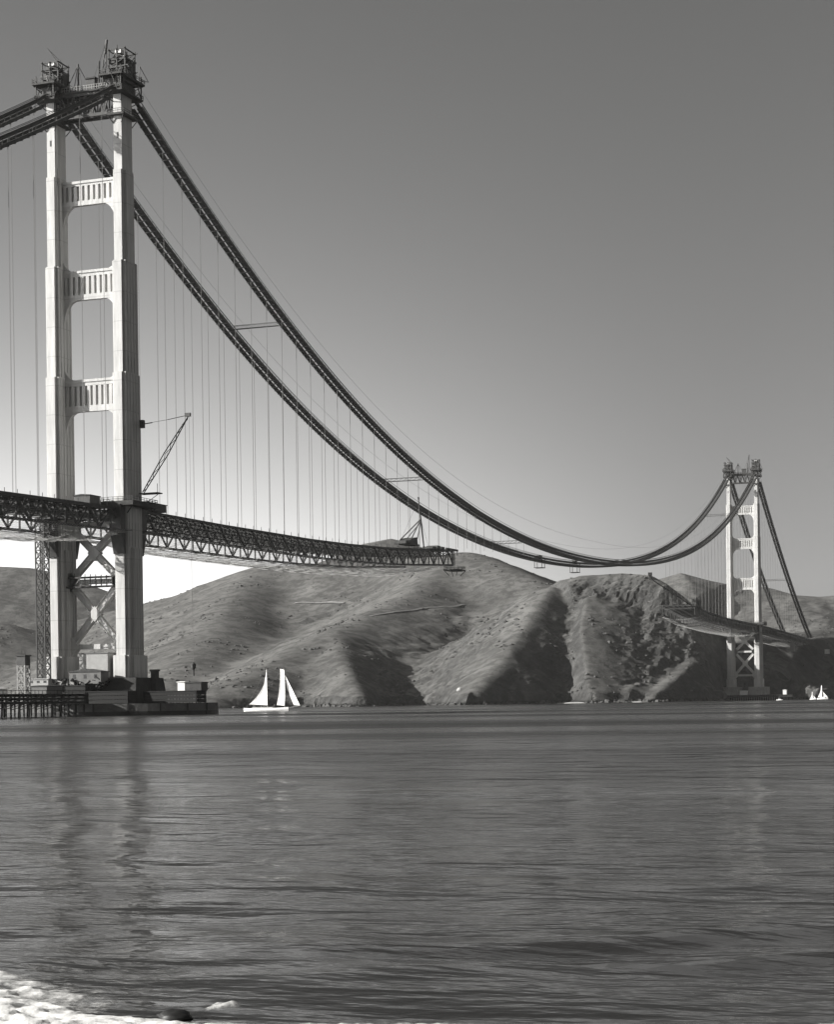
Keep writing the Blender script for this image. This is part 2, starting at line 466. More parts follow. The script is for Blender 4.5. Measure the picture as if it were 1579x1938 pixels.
def terrain(X, Y):
    H = np.full(X.shape, -60.0)
    wob = (fbm(X / 90.0, Y / 90.0, 4, 3) - 0.5)
    wob2 = (fbm(X / 25.0, Y / 25.0, 4, 8) - 0.5)
    gul = fbm(X / 38.0 + 2 * wob, Y / 38.0 - 2 * wob, 5, 21, ridged=True)
    Rl_ = (X - CX) * RT[0] + (Y - CY) * RT[1]; Fl_ = (X - CX) * FW[0] + (Y - CY) * FW[1]
    strk = fbm((Rl_ - 0.35 * Fl_) / 21.0 + 1.5 * wob, Fl_ / 62.0 + 1.2 * wob, 5, 47, ridged=True) - 0.62
    small = fbm(X / 9.0, Y / 9.0, 3, 33) - 0.5
    crag = fbm(X / 13.0 + wob2, Y / 13.0 - wob2, 4, 55, ridged=True) - 0.6
    for name, px, kr, kl, cliff in RIDGES:
        pts = ridge(px)
        d, z, s = poly_field(X, Y, pts)
        k = np.where(s < 0, kr, kl)
        drop = k * d
        if name == 'crest':            # the headland breaks off steeply on its west side
            Rl = (X - CX) * RT[0] + (Y - CY) * RT[1]
            drop = drop + 2.2 * np.maximum(0.0, 160.0 - Rl)
        # crests are rounded, feet flare out
        rnd = 10.0 if cliff < 0.5 else 5.0
        drop = np.sqrt(drop * drop + rnd * rnd) - rnd
        near = np.clip(drop / 22.0, 0.04, 1.0)
        h = z - drop
        h += near * (wob * (17.0 if cliff < 0.5 else 18.0)) + near * cliff * (4.0 * (gul - 0.62) + 13.0 * strk) + near * cliff * 5.0 * wob2 + near * 4.0 * wob2
        h += near * small * (1.2 + 3.0 * cliff) + near * cliff * (6.0 * crag + 2.6 * (fbm(X / 4.6, Y / 4.6, 3, 58, ridged=True) - 0.6))
        T = 7.0 if cliff < 0.5 else 3.5
        m = np.maximum(H, h)
        H = m + T * np.log(np.exp((H - m) / T) + np.exp((h - m) / T)) - 0
    return H
TZ = terrain(TX, TY)
TZ = TZ - 70.0 * np.exp(-((TX - 12.0) / 38.0) ** 4 - ((TY - 1262.0) / 44.0) ** 4)      # the cove where the far pier stands
_g = at(1556, 1310, 2000)
TZ = TZ - 45.0 * np.exp(-((TX - _g[0]) / 75.0) ** 2 - ((TY - _g[1]) / 120.0) ** 2)
# sea cliff at the foot: the last metres above the water stand steep
TZ = np.where(TZ > 0, TZ + 5.0 * np.clip(TZ / 4.0, 0, 1) - 0.0, np.maximum(TZ * 1.5, -12.0))
kp = (TZ[:-1, :-1] > -11.5) | (TZ[1:, 1:] > -11.5) | (TZ[1:, :-1] > -11.5) | (TZ[:-1, 1:] > -11.5)

def hill_mat():
    m = bpy.data.materials.new('hill_ground'); m.use_nodes = True
    nt = m.node_tree; b = nt.nodes['Principled BSDF']
    b.inputs['Roughness'].default_value = 0.95; b.inputs['Specular IOR Level'].default_value = 0.1
    geo = nt.nodes.new('ShaderNodeNewGeometry')
    def noise(scale, det, rough=0.6):
        n = nt.nodes.new('ShaderNodeTexNoise'); n.inputs['Scale'].default_value = scale; n.inputs['Detail'].default_value = det
        n.inputs['Roughness'].default_value = rough
        nt.links.new(geo.outputs['Position'], n.inputs['Vector']); return n
    def ramp(src, stops):
        r = nt.nodes.new('ShaderNodeValToRGB')
        els = r.color_ramp.elements
        while len(els) < len(stops): els.new(0.5)
        for e, (p, v) in zip(els, stops): e.position = p; e.color = grey(v)
        nt.links.new(src, r.inputs[0]); return r
    grass = ramp(noise(0.012, 8, 0.68).outputs[0], [(0.32, 0.08), (0.5, 0.115), (0.68, 0.15)])
    scrub = ramp(noise(0.07, 7, 0.7).outputs[0], [(0.45, 0.5), (0.52, 0.95), (0.66, 1.12)])
    mx = nt.nodes.new('ShaderNodeMix'); mx.data_type = 'RGBA'; mx.blend_type = 'MULTIPLY'; mx.inputs[0].default_value = 0.75
    nt.links.new(grass.outputs[0], mx.inputs[6]); nt.links.new(scrub.outputs[0], mx.inputs[7])
    rock = ramp(noise(0.06, 9, 0.72).outputs[0], [(0.3, 0.033), (0.5, 0.064), (0.7, 0.12)])
    sx = nt.nodes.new('ShaderNodeSeparateXYZ'); nt.links.new(geo.outputs['True Normal'], sx.inputs[0])
    sl = nt.nodes.new('ShaderNodeMapRange'); sl.inputs[1].default_value = 0.88; sl.inputs[2].default_value = 0.74
    sl.inputs[3].default_value = 0.0; sl.inputs[4].default_value = 1.0
    nt.links.new(sx.outputs[2], sl.inputs[0])
    m2 = nt.nodes.new('ShaderNodeMix'); m2.data_type = 'RGBA'
    nt.links.new(sl.outputs[0], m2.inputs[0]); nt.links.new(mx.outputs[2], m2.inputs[6]); nt.links.new(rock.outputs[0], m2.inputs[7])
    wet = nt.nodes.new('ShaderNodeMapRange'); wet.inputs[1].default_value = 1.2; wet.inputs[2].default_value = 3.5
    wet.inputs[3].default_value = 0.3; wet.inputs[4].default_value = 1.0
    sp = nt.nodes.new('ShaderNodeSeparateXYZ'); nt.links.new(geo.outputs['Position'], sp.inputs[0]); nt.links.new(sp.outputs[2], wet.inputs[0])
    m3_ = nt.nodes.new('ShaderNodeMix'); m3_.data_type = 'RGBA'; m3_.blend_type = 'MULTIPLY'; m3_.inputs[0].default_value = 1.0
    nt.links.new(m2.outputs[2], m3_.inputs[6]); nt.links.new(wet.outputs[0], m3_.inputs[7])
    nt.links.new(m3_.outputs[2], b.inputs['Base Color'])
    nb = noise(0.16, 8, 0.7)
    bp = nt.nodes.new('ShaderNodeBump'); bp.inputs['Distance'].default_value = 5.0
    ms = nt.nodes.new('ShaderNodeMath'); ms.operation = 'MULTIPLY_ADD'; ms.inputs[1].default_value = 0.5; ms.inputs[2].default_value = 0.18
    nt.links.new(sl.outputs[0], ms.inputs[0]); nt.links.new(ms.outputs[0], bp.inputs['Strength'])
    nt.links.new(nb.outputs[0], bp.inputs['Height']); nt.links.new(bp.outputs[0], b.inputs['Normal'])
    return m
M_HILL = hill_mat()
hills = grid_mesh('hills', tx, ty, TZ, M_HILL, keep=kp)
hills['kind'] = 'structure'
# bare rock breaks in facets, grass slopes are smooth
_n = np.empty(len(hills.data.polygons) * 3, np.float32); hills.data.polygons.foreach_get('normal', _n)
hills.data.polygons.foreach_set('use_smooth', (_n.reshape(-1, 3)[:, 2] > 0.80))

def ground_at(x, y):
    i = min(max(int(np.searchsorted(tx, x)) - 1, 0), len(tx) - 2); j = min(max(int(np.searchsorted(ty, y)) - 1, 0), len(ty) - 2)
    fx = (x - tx[i]) / (tx[i + 1] - tx[i]); fy = (y - ty[j]) / (ty[j + 1] - ty[j])
    return float((TZ[j, i] * (1 - fx) + TZ[j, i + 1] * fx) * (1 - fy) + (TZ[j + 1, i] * (1 - fx) + TZ[j + 1, i + 1] * fx) * fy)

def scrub():
    r = np.random.default_rng(77)
    mb_v, mb_f = [], []
    tmpl = np.array([[math.cos(a) * q, math.sin(a) * q, z] for z, q in ((0.0, 1.0), (0.55, 0.85)) for a in np.arange(5) * 2 * math.pi / 5] + [[0, 0, 0.95]])
    tf = [(k, (k + 1) % 5, 5 + (k + 1) % 5, 5 + k) for k in range(5)] + [(5 + k, 5 + (k + 1) % 5, 10) for k in range(5)]
    n = 0; tries = 0
    while n < 2600 and tries < 60000:
        tries += 1
        px, F = r.uniform(-60, 1640), r.uniform(1700, 3000)
        Rr = (px - 789.5) / FPX * F
        x, y = CX + FW[0] * F + RT[0] * Rr, CY + FW[1] * F + RT[1] * Rr
        if not (tx[0] < x < tx[-1] and ty[0] < y < ty[-1]): continue
        d = float(fbm(np.array([x / 60.0]), np.array([y / 60.0]), 3, 205)[0])
        if d < 0.50 + 0.1 * r.random(): continue
        z = ground_at(x, y)
        if z < 4: continue
        sz = r.uniform(0.7, 1.9) * (1 + 0.5 * (d - 0.5) * 4)
        v = tmpl * np.array([sz * r.uniform(.8, 1.3), sz * r.uniform(.8, 1.3), sz * r.uniform(.6, 1.0)]) * (1 + 0.25 * r.standard_normal((11, 1)))
        v = v + np.array([x, y, z - 0.4])
        mb_f += [tuple(i + 11 * n for i in f) for f in tf]; mb_v.append(v); n += 1
    me = bpy.data.meshes.new('scrub')
    me.from_pydata(np.concatenate(mb_v).tolist(), [], mb_f)
    me.materials.append(new_mat('scrub_leaves', 0.07, rough=0.95, var=0.35, scale=0.2)); me.update()
    o = bpy.data.objects.new('scrub', me); COL.objects.link(o); o['kind'] = 'stuff'
scrub()

def rubble():
    r = np.random.default_rng(31)
    jj, ii = np.where((TZ > 0.3) & (TZ < 6.5))
    X_, Y_ = tx[ii], ty[jj]
    F_ = (X_ - CX) * FW[0] + (Y_ - CY) * FW[1]; R_ = (X_ - CX) * RT[0] + (Y_ - CY) * RT[1]
    ok = (F_ < 2000) & (np.abs(R_ / F_) < 0.24)
    idx = np.where(ok)[0]
    idx = r.choice(idx, min(900, len(idx)), replace=False)
    t0 = np.array([[math.cos(a) * q, math.sin(a) * q, z] for z, q in ((-0.4, 0.9), (0.25, 1.0), (0.7, 0.55)) for a in np.arange(5) * 2 * math.pi / 5] + [[0, 0, 0.85]])
    tf = [(l * 5 + k, l * 5 + (k + 1) % 5, l * 5 + 5 + (k + 1) % 5, l * 5 + 5 + k) for l in (0, 1) for k in range(5)] + [(10 + k, 10 + (k + 1) % 5, 15) for k in range(5)]
    vs, fs = [], []
    for n, q in enumerate(idx):
        s_ = r.uniform(0.8, 1.6) ** 2.2
        v = t0 * s_ * r.uniform(0.7, 1.4, 3) * (1 + 0.22 * r.standard_normal((16, 1)))
        z = max(TZ[jj[q], ii[q]], 0) - 4.6 if TZ[jj[q], ii[q]] > 4.6 else 0.0
        dd = r.uniform(0, 5)
        vs.append(v + np.array([X_[q] - FW[0] * dd + r.normal(0, 1.5), Y_[q] - FW[1] * dd + r.normal(0, 1.5), z * 0.3]))
        fs += [tuple(i + 16 * n for i in f) for f in tf]
    me = bpy.data.meshes.new('shore_rubble'); me.from_pydata(np.concatenate(vs).tolist(), [], fs)
    me.materials.append(new_mat('shore_stone', 0.075, rough=0.9, var=0.5, scale=0.08)); me.update()
    o = bpy.data.objects.new('shore_rubble', me); COL.objects.link(o); o['kind'] = 'stuff'
rubble()

def ground_hit(px, py, lo=1400, hi=4500):
    r = ray(px, py)
    for dd in np.arange(lo, hi, 6.0):
        p = np.array([CX, CY, CZ]) + r * dd
        if tx[0] < p[0] < tx[-1] and ty[0] < p[1] < ty[-1] and ground_at(p[0], p[1]) > p[2]: return p
    return None

M_TRACK = new_mat('track_earth', 0.17, rough=0.95, var=0.2, scale=0.05)
def track(pxs, width, name='road'):
    pts = [ground_hit(*q) for q in pxs]
    pts = [p for p in pts if p is not None]
    if len(pts) < 2: return
    fine = []
    for a, b in zip(pts[:-1], pts[1:]):
        n = max(int(np.hypot(*(b - a)[:2]) / 6), 1)
        fine += [a + (b - a) * k / n for k in range(n)]
    fine.append(pts[-1])
    vs, fs = [], []
    for i, p in enumerate(fine):
        d = fine[min(i + 1, len(fine) - 1)] - fine[max(i - 1, 0)]
        n = np.array([-d[1], d[0]]); n /= np.linalg.norm(n) + 1e-9
        zc = ground_at(p[0], p[1])
        for s in (-1, -0.33, 0.33, 1):
            q = p[:2] + n * s * width / 2
            vs.append((q[0], q[1], max(ground_at(q[0], q[1]), zc - 0.3) + 0.6))
    for i in range(len(fine) - 1):
        for k in range(3):
            fs.append((i * 4 + k, i * 4 + k + 1, i * 4 + k + 5, i * 4 + k + 4))
    o = MB().add(vs, fs).build(name, M_TRACK)
    o['kind'] = 'structure'
track([(556, 1144), (600, 1144), (650, 1143)], 7)
track([(700, 1168), (760, 1158), (830, 1150), (880, 1145)], 4)
def beach():
    mb = MB()
    q = [at(px, 1328.0, F) for px, F in ((1055, 1735), (1090, 1728), (1150, 1722), (1210, 1724), (1258, 1732))]
    vs, fs = [], []
    for i, p in enumerate(q):
        w = (1.0, 7.0, 10.0, 8.0, 1.0)[i]
        for k, (t_, z_) in enumerate(((-1, -0.4), (-0.5, 0.35), (0.2, 0.9), (1.2, 1.2), (3.0, 1.0))):
            vs.append((p[0] + FW[0] * w * t_, p[1] + FW[1] * w * t_, z_ if 0 < i < 4 else z_ * 0.4))
    for i in range(4):
        for k in range(4): fs.append((i * 5 + k, (i + 1) * 5 + k, (i + 1) * 5 + k + 1, i * 5 + k + 1))
    o = mb.add(vs, fs).build('beach', new_mat('beach_sand', 0.45, rough=0.95, var=0.25, scale=0.1))
    o['kind'] = 'structure'
beach()

# ------------------------------------------------------------------ bridge geometry
HX = 13.7
CP = [-20.13944712, 7.35871021, 62.50092792, -18.92698028, 86.02641797, 10.64900251, 98.02571849]
def cable_z(y):
    if y < 0:   return 226.5 - 152.0 * (-y / 343.0) - 4 * 9.0 * (-y / 343.0) * (1 + y / 343.0) * 1.0 if y > -343 else 74.5
    if y > 1280:
        t = (y - 1280) / 350.0
        return 226.5 - 158.0 * t - 4 * 10.0 * t * (1 - t)
    return float(np.polyval(CP, (y - 640) / 640.0))

# --- tower
CELL = 1.067
SECT = [  # z0, z1, half lengths (in cells) of the columns 0-1.5, 1.5-2.5, 2.5-3.5, 3.5-4.5 from the leg's axis
    (21.5, 60.0, [5.95, 5.0, 3.1]),
    (60.0, 122.5, [5.9, 4.9]),
    (122.5, 162.5, [5.15, 4.1]),
    (162.5, 195.0, [4.35, 2.4]),
    (195.0, 224.5, [3.6]),
]
def leg_outline(cx, cy, halves, grow=0.0):
    pts = []
    n = len(halves)
    # quarter outline from +y end to +x end
    q = []
    for i, a in enumerate(halves):
        x = (1.5 + i) * CELL + grow; y = a * CELL + grow
        if i: q.append(((0.5 + i) * CELL + grow, y))
        q.append((x, y))
    quarter = q
    ne = quarter
    se = [(x, -y) for x, y in reversed(quarter)]
    sw = [(-x, -y) for x, y in quarter]
    nw = [(-x, y) for x, y in reversed(quarter)]
    pts = ne + se + sw + nw                  # clockwise
    return [(cx + x, cy + y) for x, y in reversed(pts)]

STRUTS = [(193.4, 184.6), (161.0, 150.4), (121.6, 110.0)]     # top, bottom of each portal strut
YF = 0.9                                                     # half depth of struts and braces

def inner_x(z):
    """Inner face of a leg at this height, measured from the tower's axis."""
    for z0, z1, h in SECT:
        if z0 <= z < z1: return HX - (0.5 + len(h)) * CELL
    return HX - 3.5 * CELL

def make_tower(y0, label, zp):
    t = thing('bridge_tower', label, 'tower', (0, y0, 13.4), 'towers of the suspension bridge')
    for sx in (-1, 1):
        mb = MB()
        for z0, z1, h in SECT:
            mb.prism(leg_outline(sx * HX, y0, h), z0, z1, bottom=False)
        mb.prism(leg_outline(sx * HX, y0, [6.7, 5.9, 4.2], 0.5), 13.4, 21.5, bottom=False)
        leg = mb.build('leg', M_TOWER, t)
        # small hatch in the south face of the shaft
        MB().box(sx * HX - 0.35, sx * HX + 0.35, y0 - 3.6 * CELL - 0.06, y0 - 3.6 * CELL + 0.05, 206.3, 208.4).build('hatch', M_DARK, leg)
        for z0_, z1_, xo_, ys_ in ((21.5, 59.8, 3.5 * CELL, (-2.6, -0.9, 0.9, 2.6)), (60.2, 122.3, 2.5 * CELL, (-4.2, -2.1, 0.0, 2.1, 4.2)), (122.7, 162.3, 2.5 * CELL, (-3.2, -1.1, 1.1, 3.2))):
            for sd in (-1, 1):
                for yo in ys_:
                    bar_obj('batten', (sx * HX + sd * (xo_ + 0.02), y0 + yo, z0_), (sx * HX + sd * (xo_ + 0.02), y0 + yo, z1_), 0.22, 0.34, M_TOWER, t, up=(1, 0, 0))
        # tapered bearing brackets where the deck trusses meet the leg
        for sy in (-1, 1):
            yf = 5.95 * CELL
            mb = MB()
            poly = [(y0 + sy * yf * 0.98, 57.5), (y0 + sy * (yf + 0.8), 57.5), (y0 + sy * (yf + 3.4), 66.0), (y0 + sy * (yf + 3.6), 75.0), (y0 + sy * yf * 0.98, 75.0)]
            n_ = len(poly); x0_, x1_ = sx * HX - 2.2, sx * HX + 2.2
            vs_ = [(x0_, a, b) for a, b in poly] + [(x1_, a, b) for a, b in poly]
            fs_ = [(k, (k + 1) % n_, n_ + (k + 1) % n_, n_ + k) for k in range(n_)] + [tuple(range(n_))[::-1], tuple(range(n_, 2 * n_))]
            mb.add(vs_, fs_).build('bearing_bracket', M_DARK, t)  # dark colour stands in for the shade the brackets lie in
        # saddle housing on the leg
        MB().box(sx * HX - 2.0, sx * HX + 2.0, y0 - 4.6, y0 + 4.6, 224.5, 226.3).build('saddle', M_DARK, t)
    for i, (zt, zb) in enumerate(STRUTS):
        xi = inner_x(zb + 1) - 0.02
        H = zt - zb
        zs0, zs1 = zb + 0.19 * H, zt - 0.20 * H
        mb = MB()
        mb.box(-xi, xi, y0 - YF, y0 + YF, zb, zs0)
        mb.box(-xi, xi, y0 - YF, y0 + YF, zs1, zt - 0.9)
        mb.box(-xi, xi, y0 - YF - 0.35, y0 + YF + 0.35, zt - 0.9, zt)         # cornice
        mb.box(-xi, xi, y0 - 0.15, y0 + 0.15, zs0, zs1)                       # recessed web
        st = mb.build('portal_strut', M_TOWER, t)
        n = 10
        for k in range(n):
            x = -xi + (k + 0.5) * 2 * xi / n
            w = 0.30 * 2 * xi / n
            MB().box(x - w, x + 0.8 * w, y0 - YF + 0.02, y0 + YF - 0.02, zs0, zs1).build('rib', M_TOWER, st)
        # curved haunches in the corners below the strut, and smaller ones above it
        for sx in (-1, 1):
            r, xo = 5.6, inner_x(zb - 2.0)
            def haunch(r, zc, sgn, xo, w):
                poly = [(sx * (xo + 0.01), zc), (sx * (xo - w), zc)]
                for k in range(1, 9):
                    a = k / 8 * math.pi / 2
                    poly.append((sx * (xo - w + w * math.sin(a)), zc + sgn * r * (1 - math.cos(a))))
                if (sx > 0) == (sgn > 0): poly = poly[::-1]
                return MB().prism_y(poly, y0 - YF + 0.1, y0 + YF - 0.1).build('haunch', M_TOWER, t)
            haunch(9.5, zb, -1, xo, 5.2)
            if i: haunch(4.6, zt, 1, inner_x(zt + 1), 4.6)
    # cross bracing under the deck: two panels of crossed box members and three horizontal struts
    xi = HX - 3.0 * CELL
    def brace(a, b, w=2.3, ins=0.0):
        mb = MB().bar((a[0], y0, a[1]), (b[0], y0, b[1]), 2 * YF - ins, w, up=(0, 1, 0) if False else (0, 0, 1))
        o = mb.build('cross_brace', M_TOWER, t)
        # flange strips standing proud of the web
        A, B = Vector((a[0], y0, a[1])), Vector((b[0], y0, b[1]))
        d = (B - A).normalized(); nrm = Vector((-d.z, 0, d.x))
        for s in (-1, 1):
            MB().bar(A + nrm * s * w * 0.42, B + nrm * s * w * 0.42, 2 * YF - ins + 0.5, 0.35).build('flange', M_TOWER, o)
        return o
    zA, zB, zC = 69.0, 48.5, 25.0
    for z0, z1 in ((zB, zA), (zC, zB)):
        brace((-xi, z0), (xi, z1)); brace((-xi, z1), (xi, z0), ins=0.3)
        zc = (z0 + z1) / 2
        MB().prism_y([(-2.6, zc), (0, zc - 2.8), (2.6, zc), (0, zc + 2.8)], y0 - YF - 0.27, y0 + YF + 0.27).build('gusset', M_TOWER, t)
        for sx in (-1, 1):
            for zz in (z0, z1):
                MB().prism_y([(sx * (xi + .0), zz - 4.2), (sx * (xi - 3.4), zz - 0.8), (sx * (xi - 3.4), zz + 0.8), (sx * (xi + .0), zz + 4.2)][::sx], y0 - YF - 0.32, y0 + YF + 0.32).build('gusset', M_TOWER, t)
    for z in (zA, zB, zC):
        MB().box(-xi, xi, y0 - YF + 0.12, y0 + YF - 0.12, z - 0.9, z + 0.9).build('horizontal_strut', M_TOWER, t)
    # open truss joining the leg tops, still without its cladding
    tr = MB()
    zt, zb2 = 224.0, 216.2
    xi = inner_x(220)
    for yy in (y0 - 2.2, y0 + 2.2):
        tr.bar((-xi, yy, zt), (xi, yy, zt), 0.9, 1.1); tr.bar((-xi, yy, zb2), (xi, yy, zb2), 0.9, 1.1)
        n = 5
        for k in range(n):
            x0, x1 = -xi + k * 2 * xi / n, -xi + (k + 1) * 2 * xi / n
            xm = (x0 + x1) / 2
            tr.bar((x0, yy, zb2), (xm, yy, zt), 0.55); tr.bar((xm, yy, zt), (x1, yy, zb2), 0.55)
            tr.bar((x0, yy, zb2), (x0, yy, zt), 0.4)
    for k in range(11):
        x = -xi + k * 2 * xi / 10
        tr.bar((x, y0 - 2.2, zb2), (x, y0 + 2.2, zb2), 0.4); tr.bar((x, y0 - 2.2, zt), (x, y0 + 2.2, zt), 0.4)
    tr.build('top_truss', M_DARK, t)
    return t

tower_s = make_tower(0.0, 'nearer of the two tall pale steel towers, standing over the big dark pier', 0)
tower_n = make_tower(1280.0, 'distant pale steel tower standing at the foot of the dark far cliff', 0)

# --- scaffolding and gear on the tower tops
def scaffold(x, y, zb, w, d, h, label, seed, lv=3):
    r = random.Random(seed)
    t = thing('saddle_scaffold', label, 'scaffold', (x, y, zb), 'scaffold cages over the cable saddles')
    for sx in (-1, 0, 1):
        for sy in (-1, 1):
            bar_obj('post', (x + sx * w / 2, y + sy * d / 2, zb), (x + sx * w / 2, y + sy * d / 2, zb + h + r.uniform(-0.3, 1.6)), 0.45, 0.45, M_DARK, t)
    for k in range(lv + 1):
        z = zb + h * k / lv
        for sy in (-1, 1):
            dz = r.uniform(-0.5, 0.5) if 0 < k < lv else 0
            bar_obj('ledger', (x - w / 2 - r.uniform(0, 1.3), y + sy * d / 2, z + dz), (x + w / 2 + r.uniform(0, 1.3), y + sy * d / 2, z + dz + r.uniform(-.2, .2)), 0.3, 0.4, M_DARK, t)
        for sx in (-1, 0, 1): bar_obj('ledger', (x + sx * w / 2, y - d / 2 - 0.6, z), (x + sx * w / 2, y + d / 2 + 0.6, z), 0.3, 0.4, M_DARK, t)
        if k < lv:
            z2 = z + h / lv
            for sy in (-1, 1):
                a, b = (x - w / 2, y + sy * d / 2), (x + w / 2, y + sy * d / 2)
                if r.random() < 0.5: a, b = b, a
                bar_obj('brace', (*a, z), (*b, z2), 0.25, 0.25, M_DARK, t)
            for sx in (-1, 1):
                bar_obj('brace', (x + sx * w / 2, y - d / 2, z), (x + sx * w / 2, y + d / 2, z2), 0.25, 0.25, M_DARK, t)
    for q in range(26):
        a = Vector((x + r.uniform(-w, w) * 0.52, y + r.uniform(-d, d) * 0.52, zb + r.uniform(0, h * 0.8)))
        b = a + Vector((r.uniform(-2.2, 2.2), r.uniform(-2.2, 2.2), r.uniform(0.4, 3.0)))
        bar_obj('pole', a, b, 0.26, 0.26, M_DARK, t)
    # planks, a canvas screen and boxes left on the stages
    for k in range(1, lv):
        z = zb + h * k / lv + 0.25
        y0 = y - d / 2 + r.uniform(0, d * 0.4)
        MB().box(x - w / 2, x + w / 2, y0, y0 + d * 0.5, z, z + 0.15).build('plank', M_PLANK, t)
    for q in range(11):
        bx, by, bz = x + r.uniform(-w, w) * 0.36, y + r.uniform(-d, d) * 0.36, zb + h * r.choice([0.0, 0.25, 0.5, 0.75]) + 0.2
        s = r.uniform(0.6, 1.3)
        MB().box(bx - s, bx + s, by - s, by + s, bz, bz + s * 1.4).build('gear_box', M_DARK if r.random() < 0.8 else M_PALE, t)
    MB().box(x + w / 2 - 0.2, x + w / 2 + 0.05, y - d * 0.1, y + d / 2, zb + h * 0.05, zb + h * 0.62).build('screen', M_DARK, t)
    MB().box(x - w * 0.1, x + w * 0.25, y - d * 0.5, y - d * 0.1, zb + h * 0.86, zb + h * 1.0).build('cover', M_WHITE, t)
    return t

def platform(x, y, z, hx, hy, th, label, name='work_platform', rail=True, hole=None, group=None, mat=None):
    t = thing(name, label, 'platform', (x, y, z), group)
    mb = MB()
    if hole:
        hw, hd = hole
        mb.box(x - hx, x - hw, y - hy, y + hy, z, z + th); mb.box(x + hw, x + hx, y - hy, y + hy, z, z + th)
        mb.box(x - hw, x + hw, y - hy, y - hd, z, z + th); mb.box(x - hw, x + hw, y + hd, y + hy, z, z + th)
    else:
        mb.box(x - hx, x + hx, y - hy, y + hy, z, z + th)
    mb.build('floor', mat or M_PLANK, t)
    if rail:
        r = MB()
        cs = [(x - hx, y - hy), (x + hx, y - hy), (x + hx, y + hy), (x - hx, y + hy)]
        for a, b in zip(cs, cs[1:] + cs[:1]):
            for zz in (0.7, 1.4): r.bar((*a, z + th + zz), (*b, z + th + zz), 0.14)
            L = math.hypot(b[0] - a[0], b[1] - a[1]); n = max(int(L / 2), 1)
            for k in range(n):
                r.bar((a[0] + (b[0] - a[0]) * k / n, a[1] + (b[1] - a[1]) * k / n, z + th), (a[0] + (b[0] - a[0]) * k / n, a[1] + (b[1] - a[1]) * k / n, z + th + 1.5), 0.14)
        r.build('railing', M_DARK, t)
    for sx in (-1, 1):
        for sy in (-1, 1):
            bar_obj('knee_brace', (x + sx * hx * 0.95, y + sy * hy * 0.95, z), (x + sx * (hole[0] if hole else hx * 0.5), y + sy * (hole[1] if hole else hy * 0.5), z - 2.6), 0.3, 0.3, M_DARK, t)
    return t

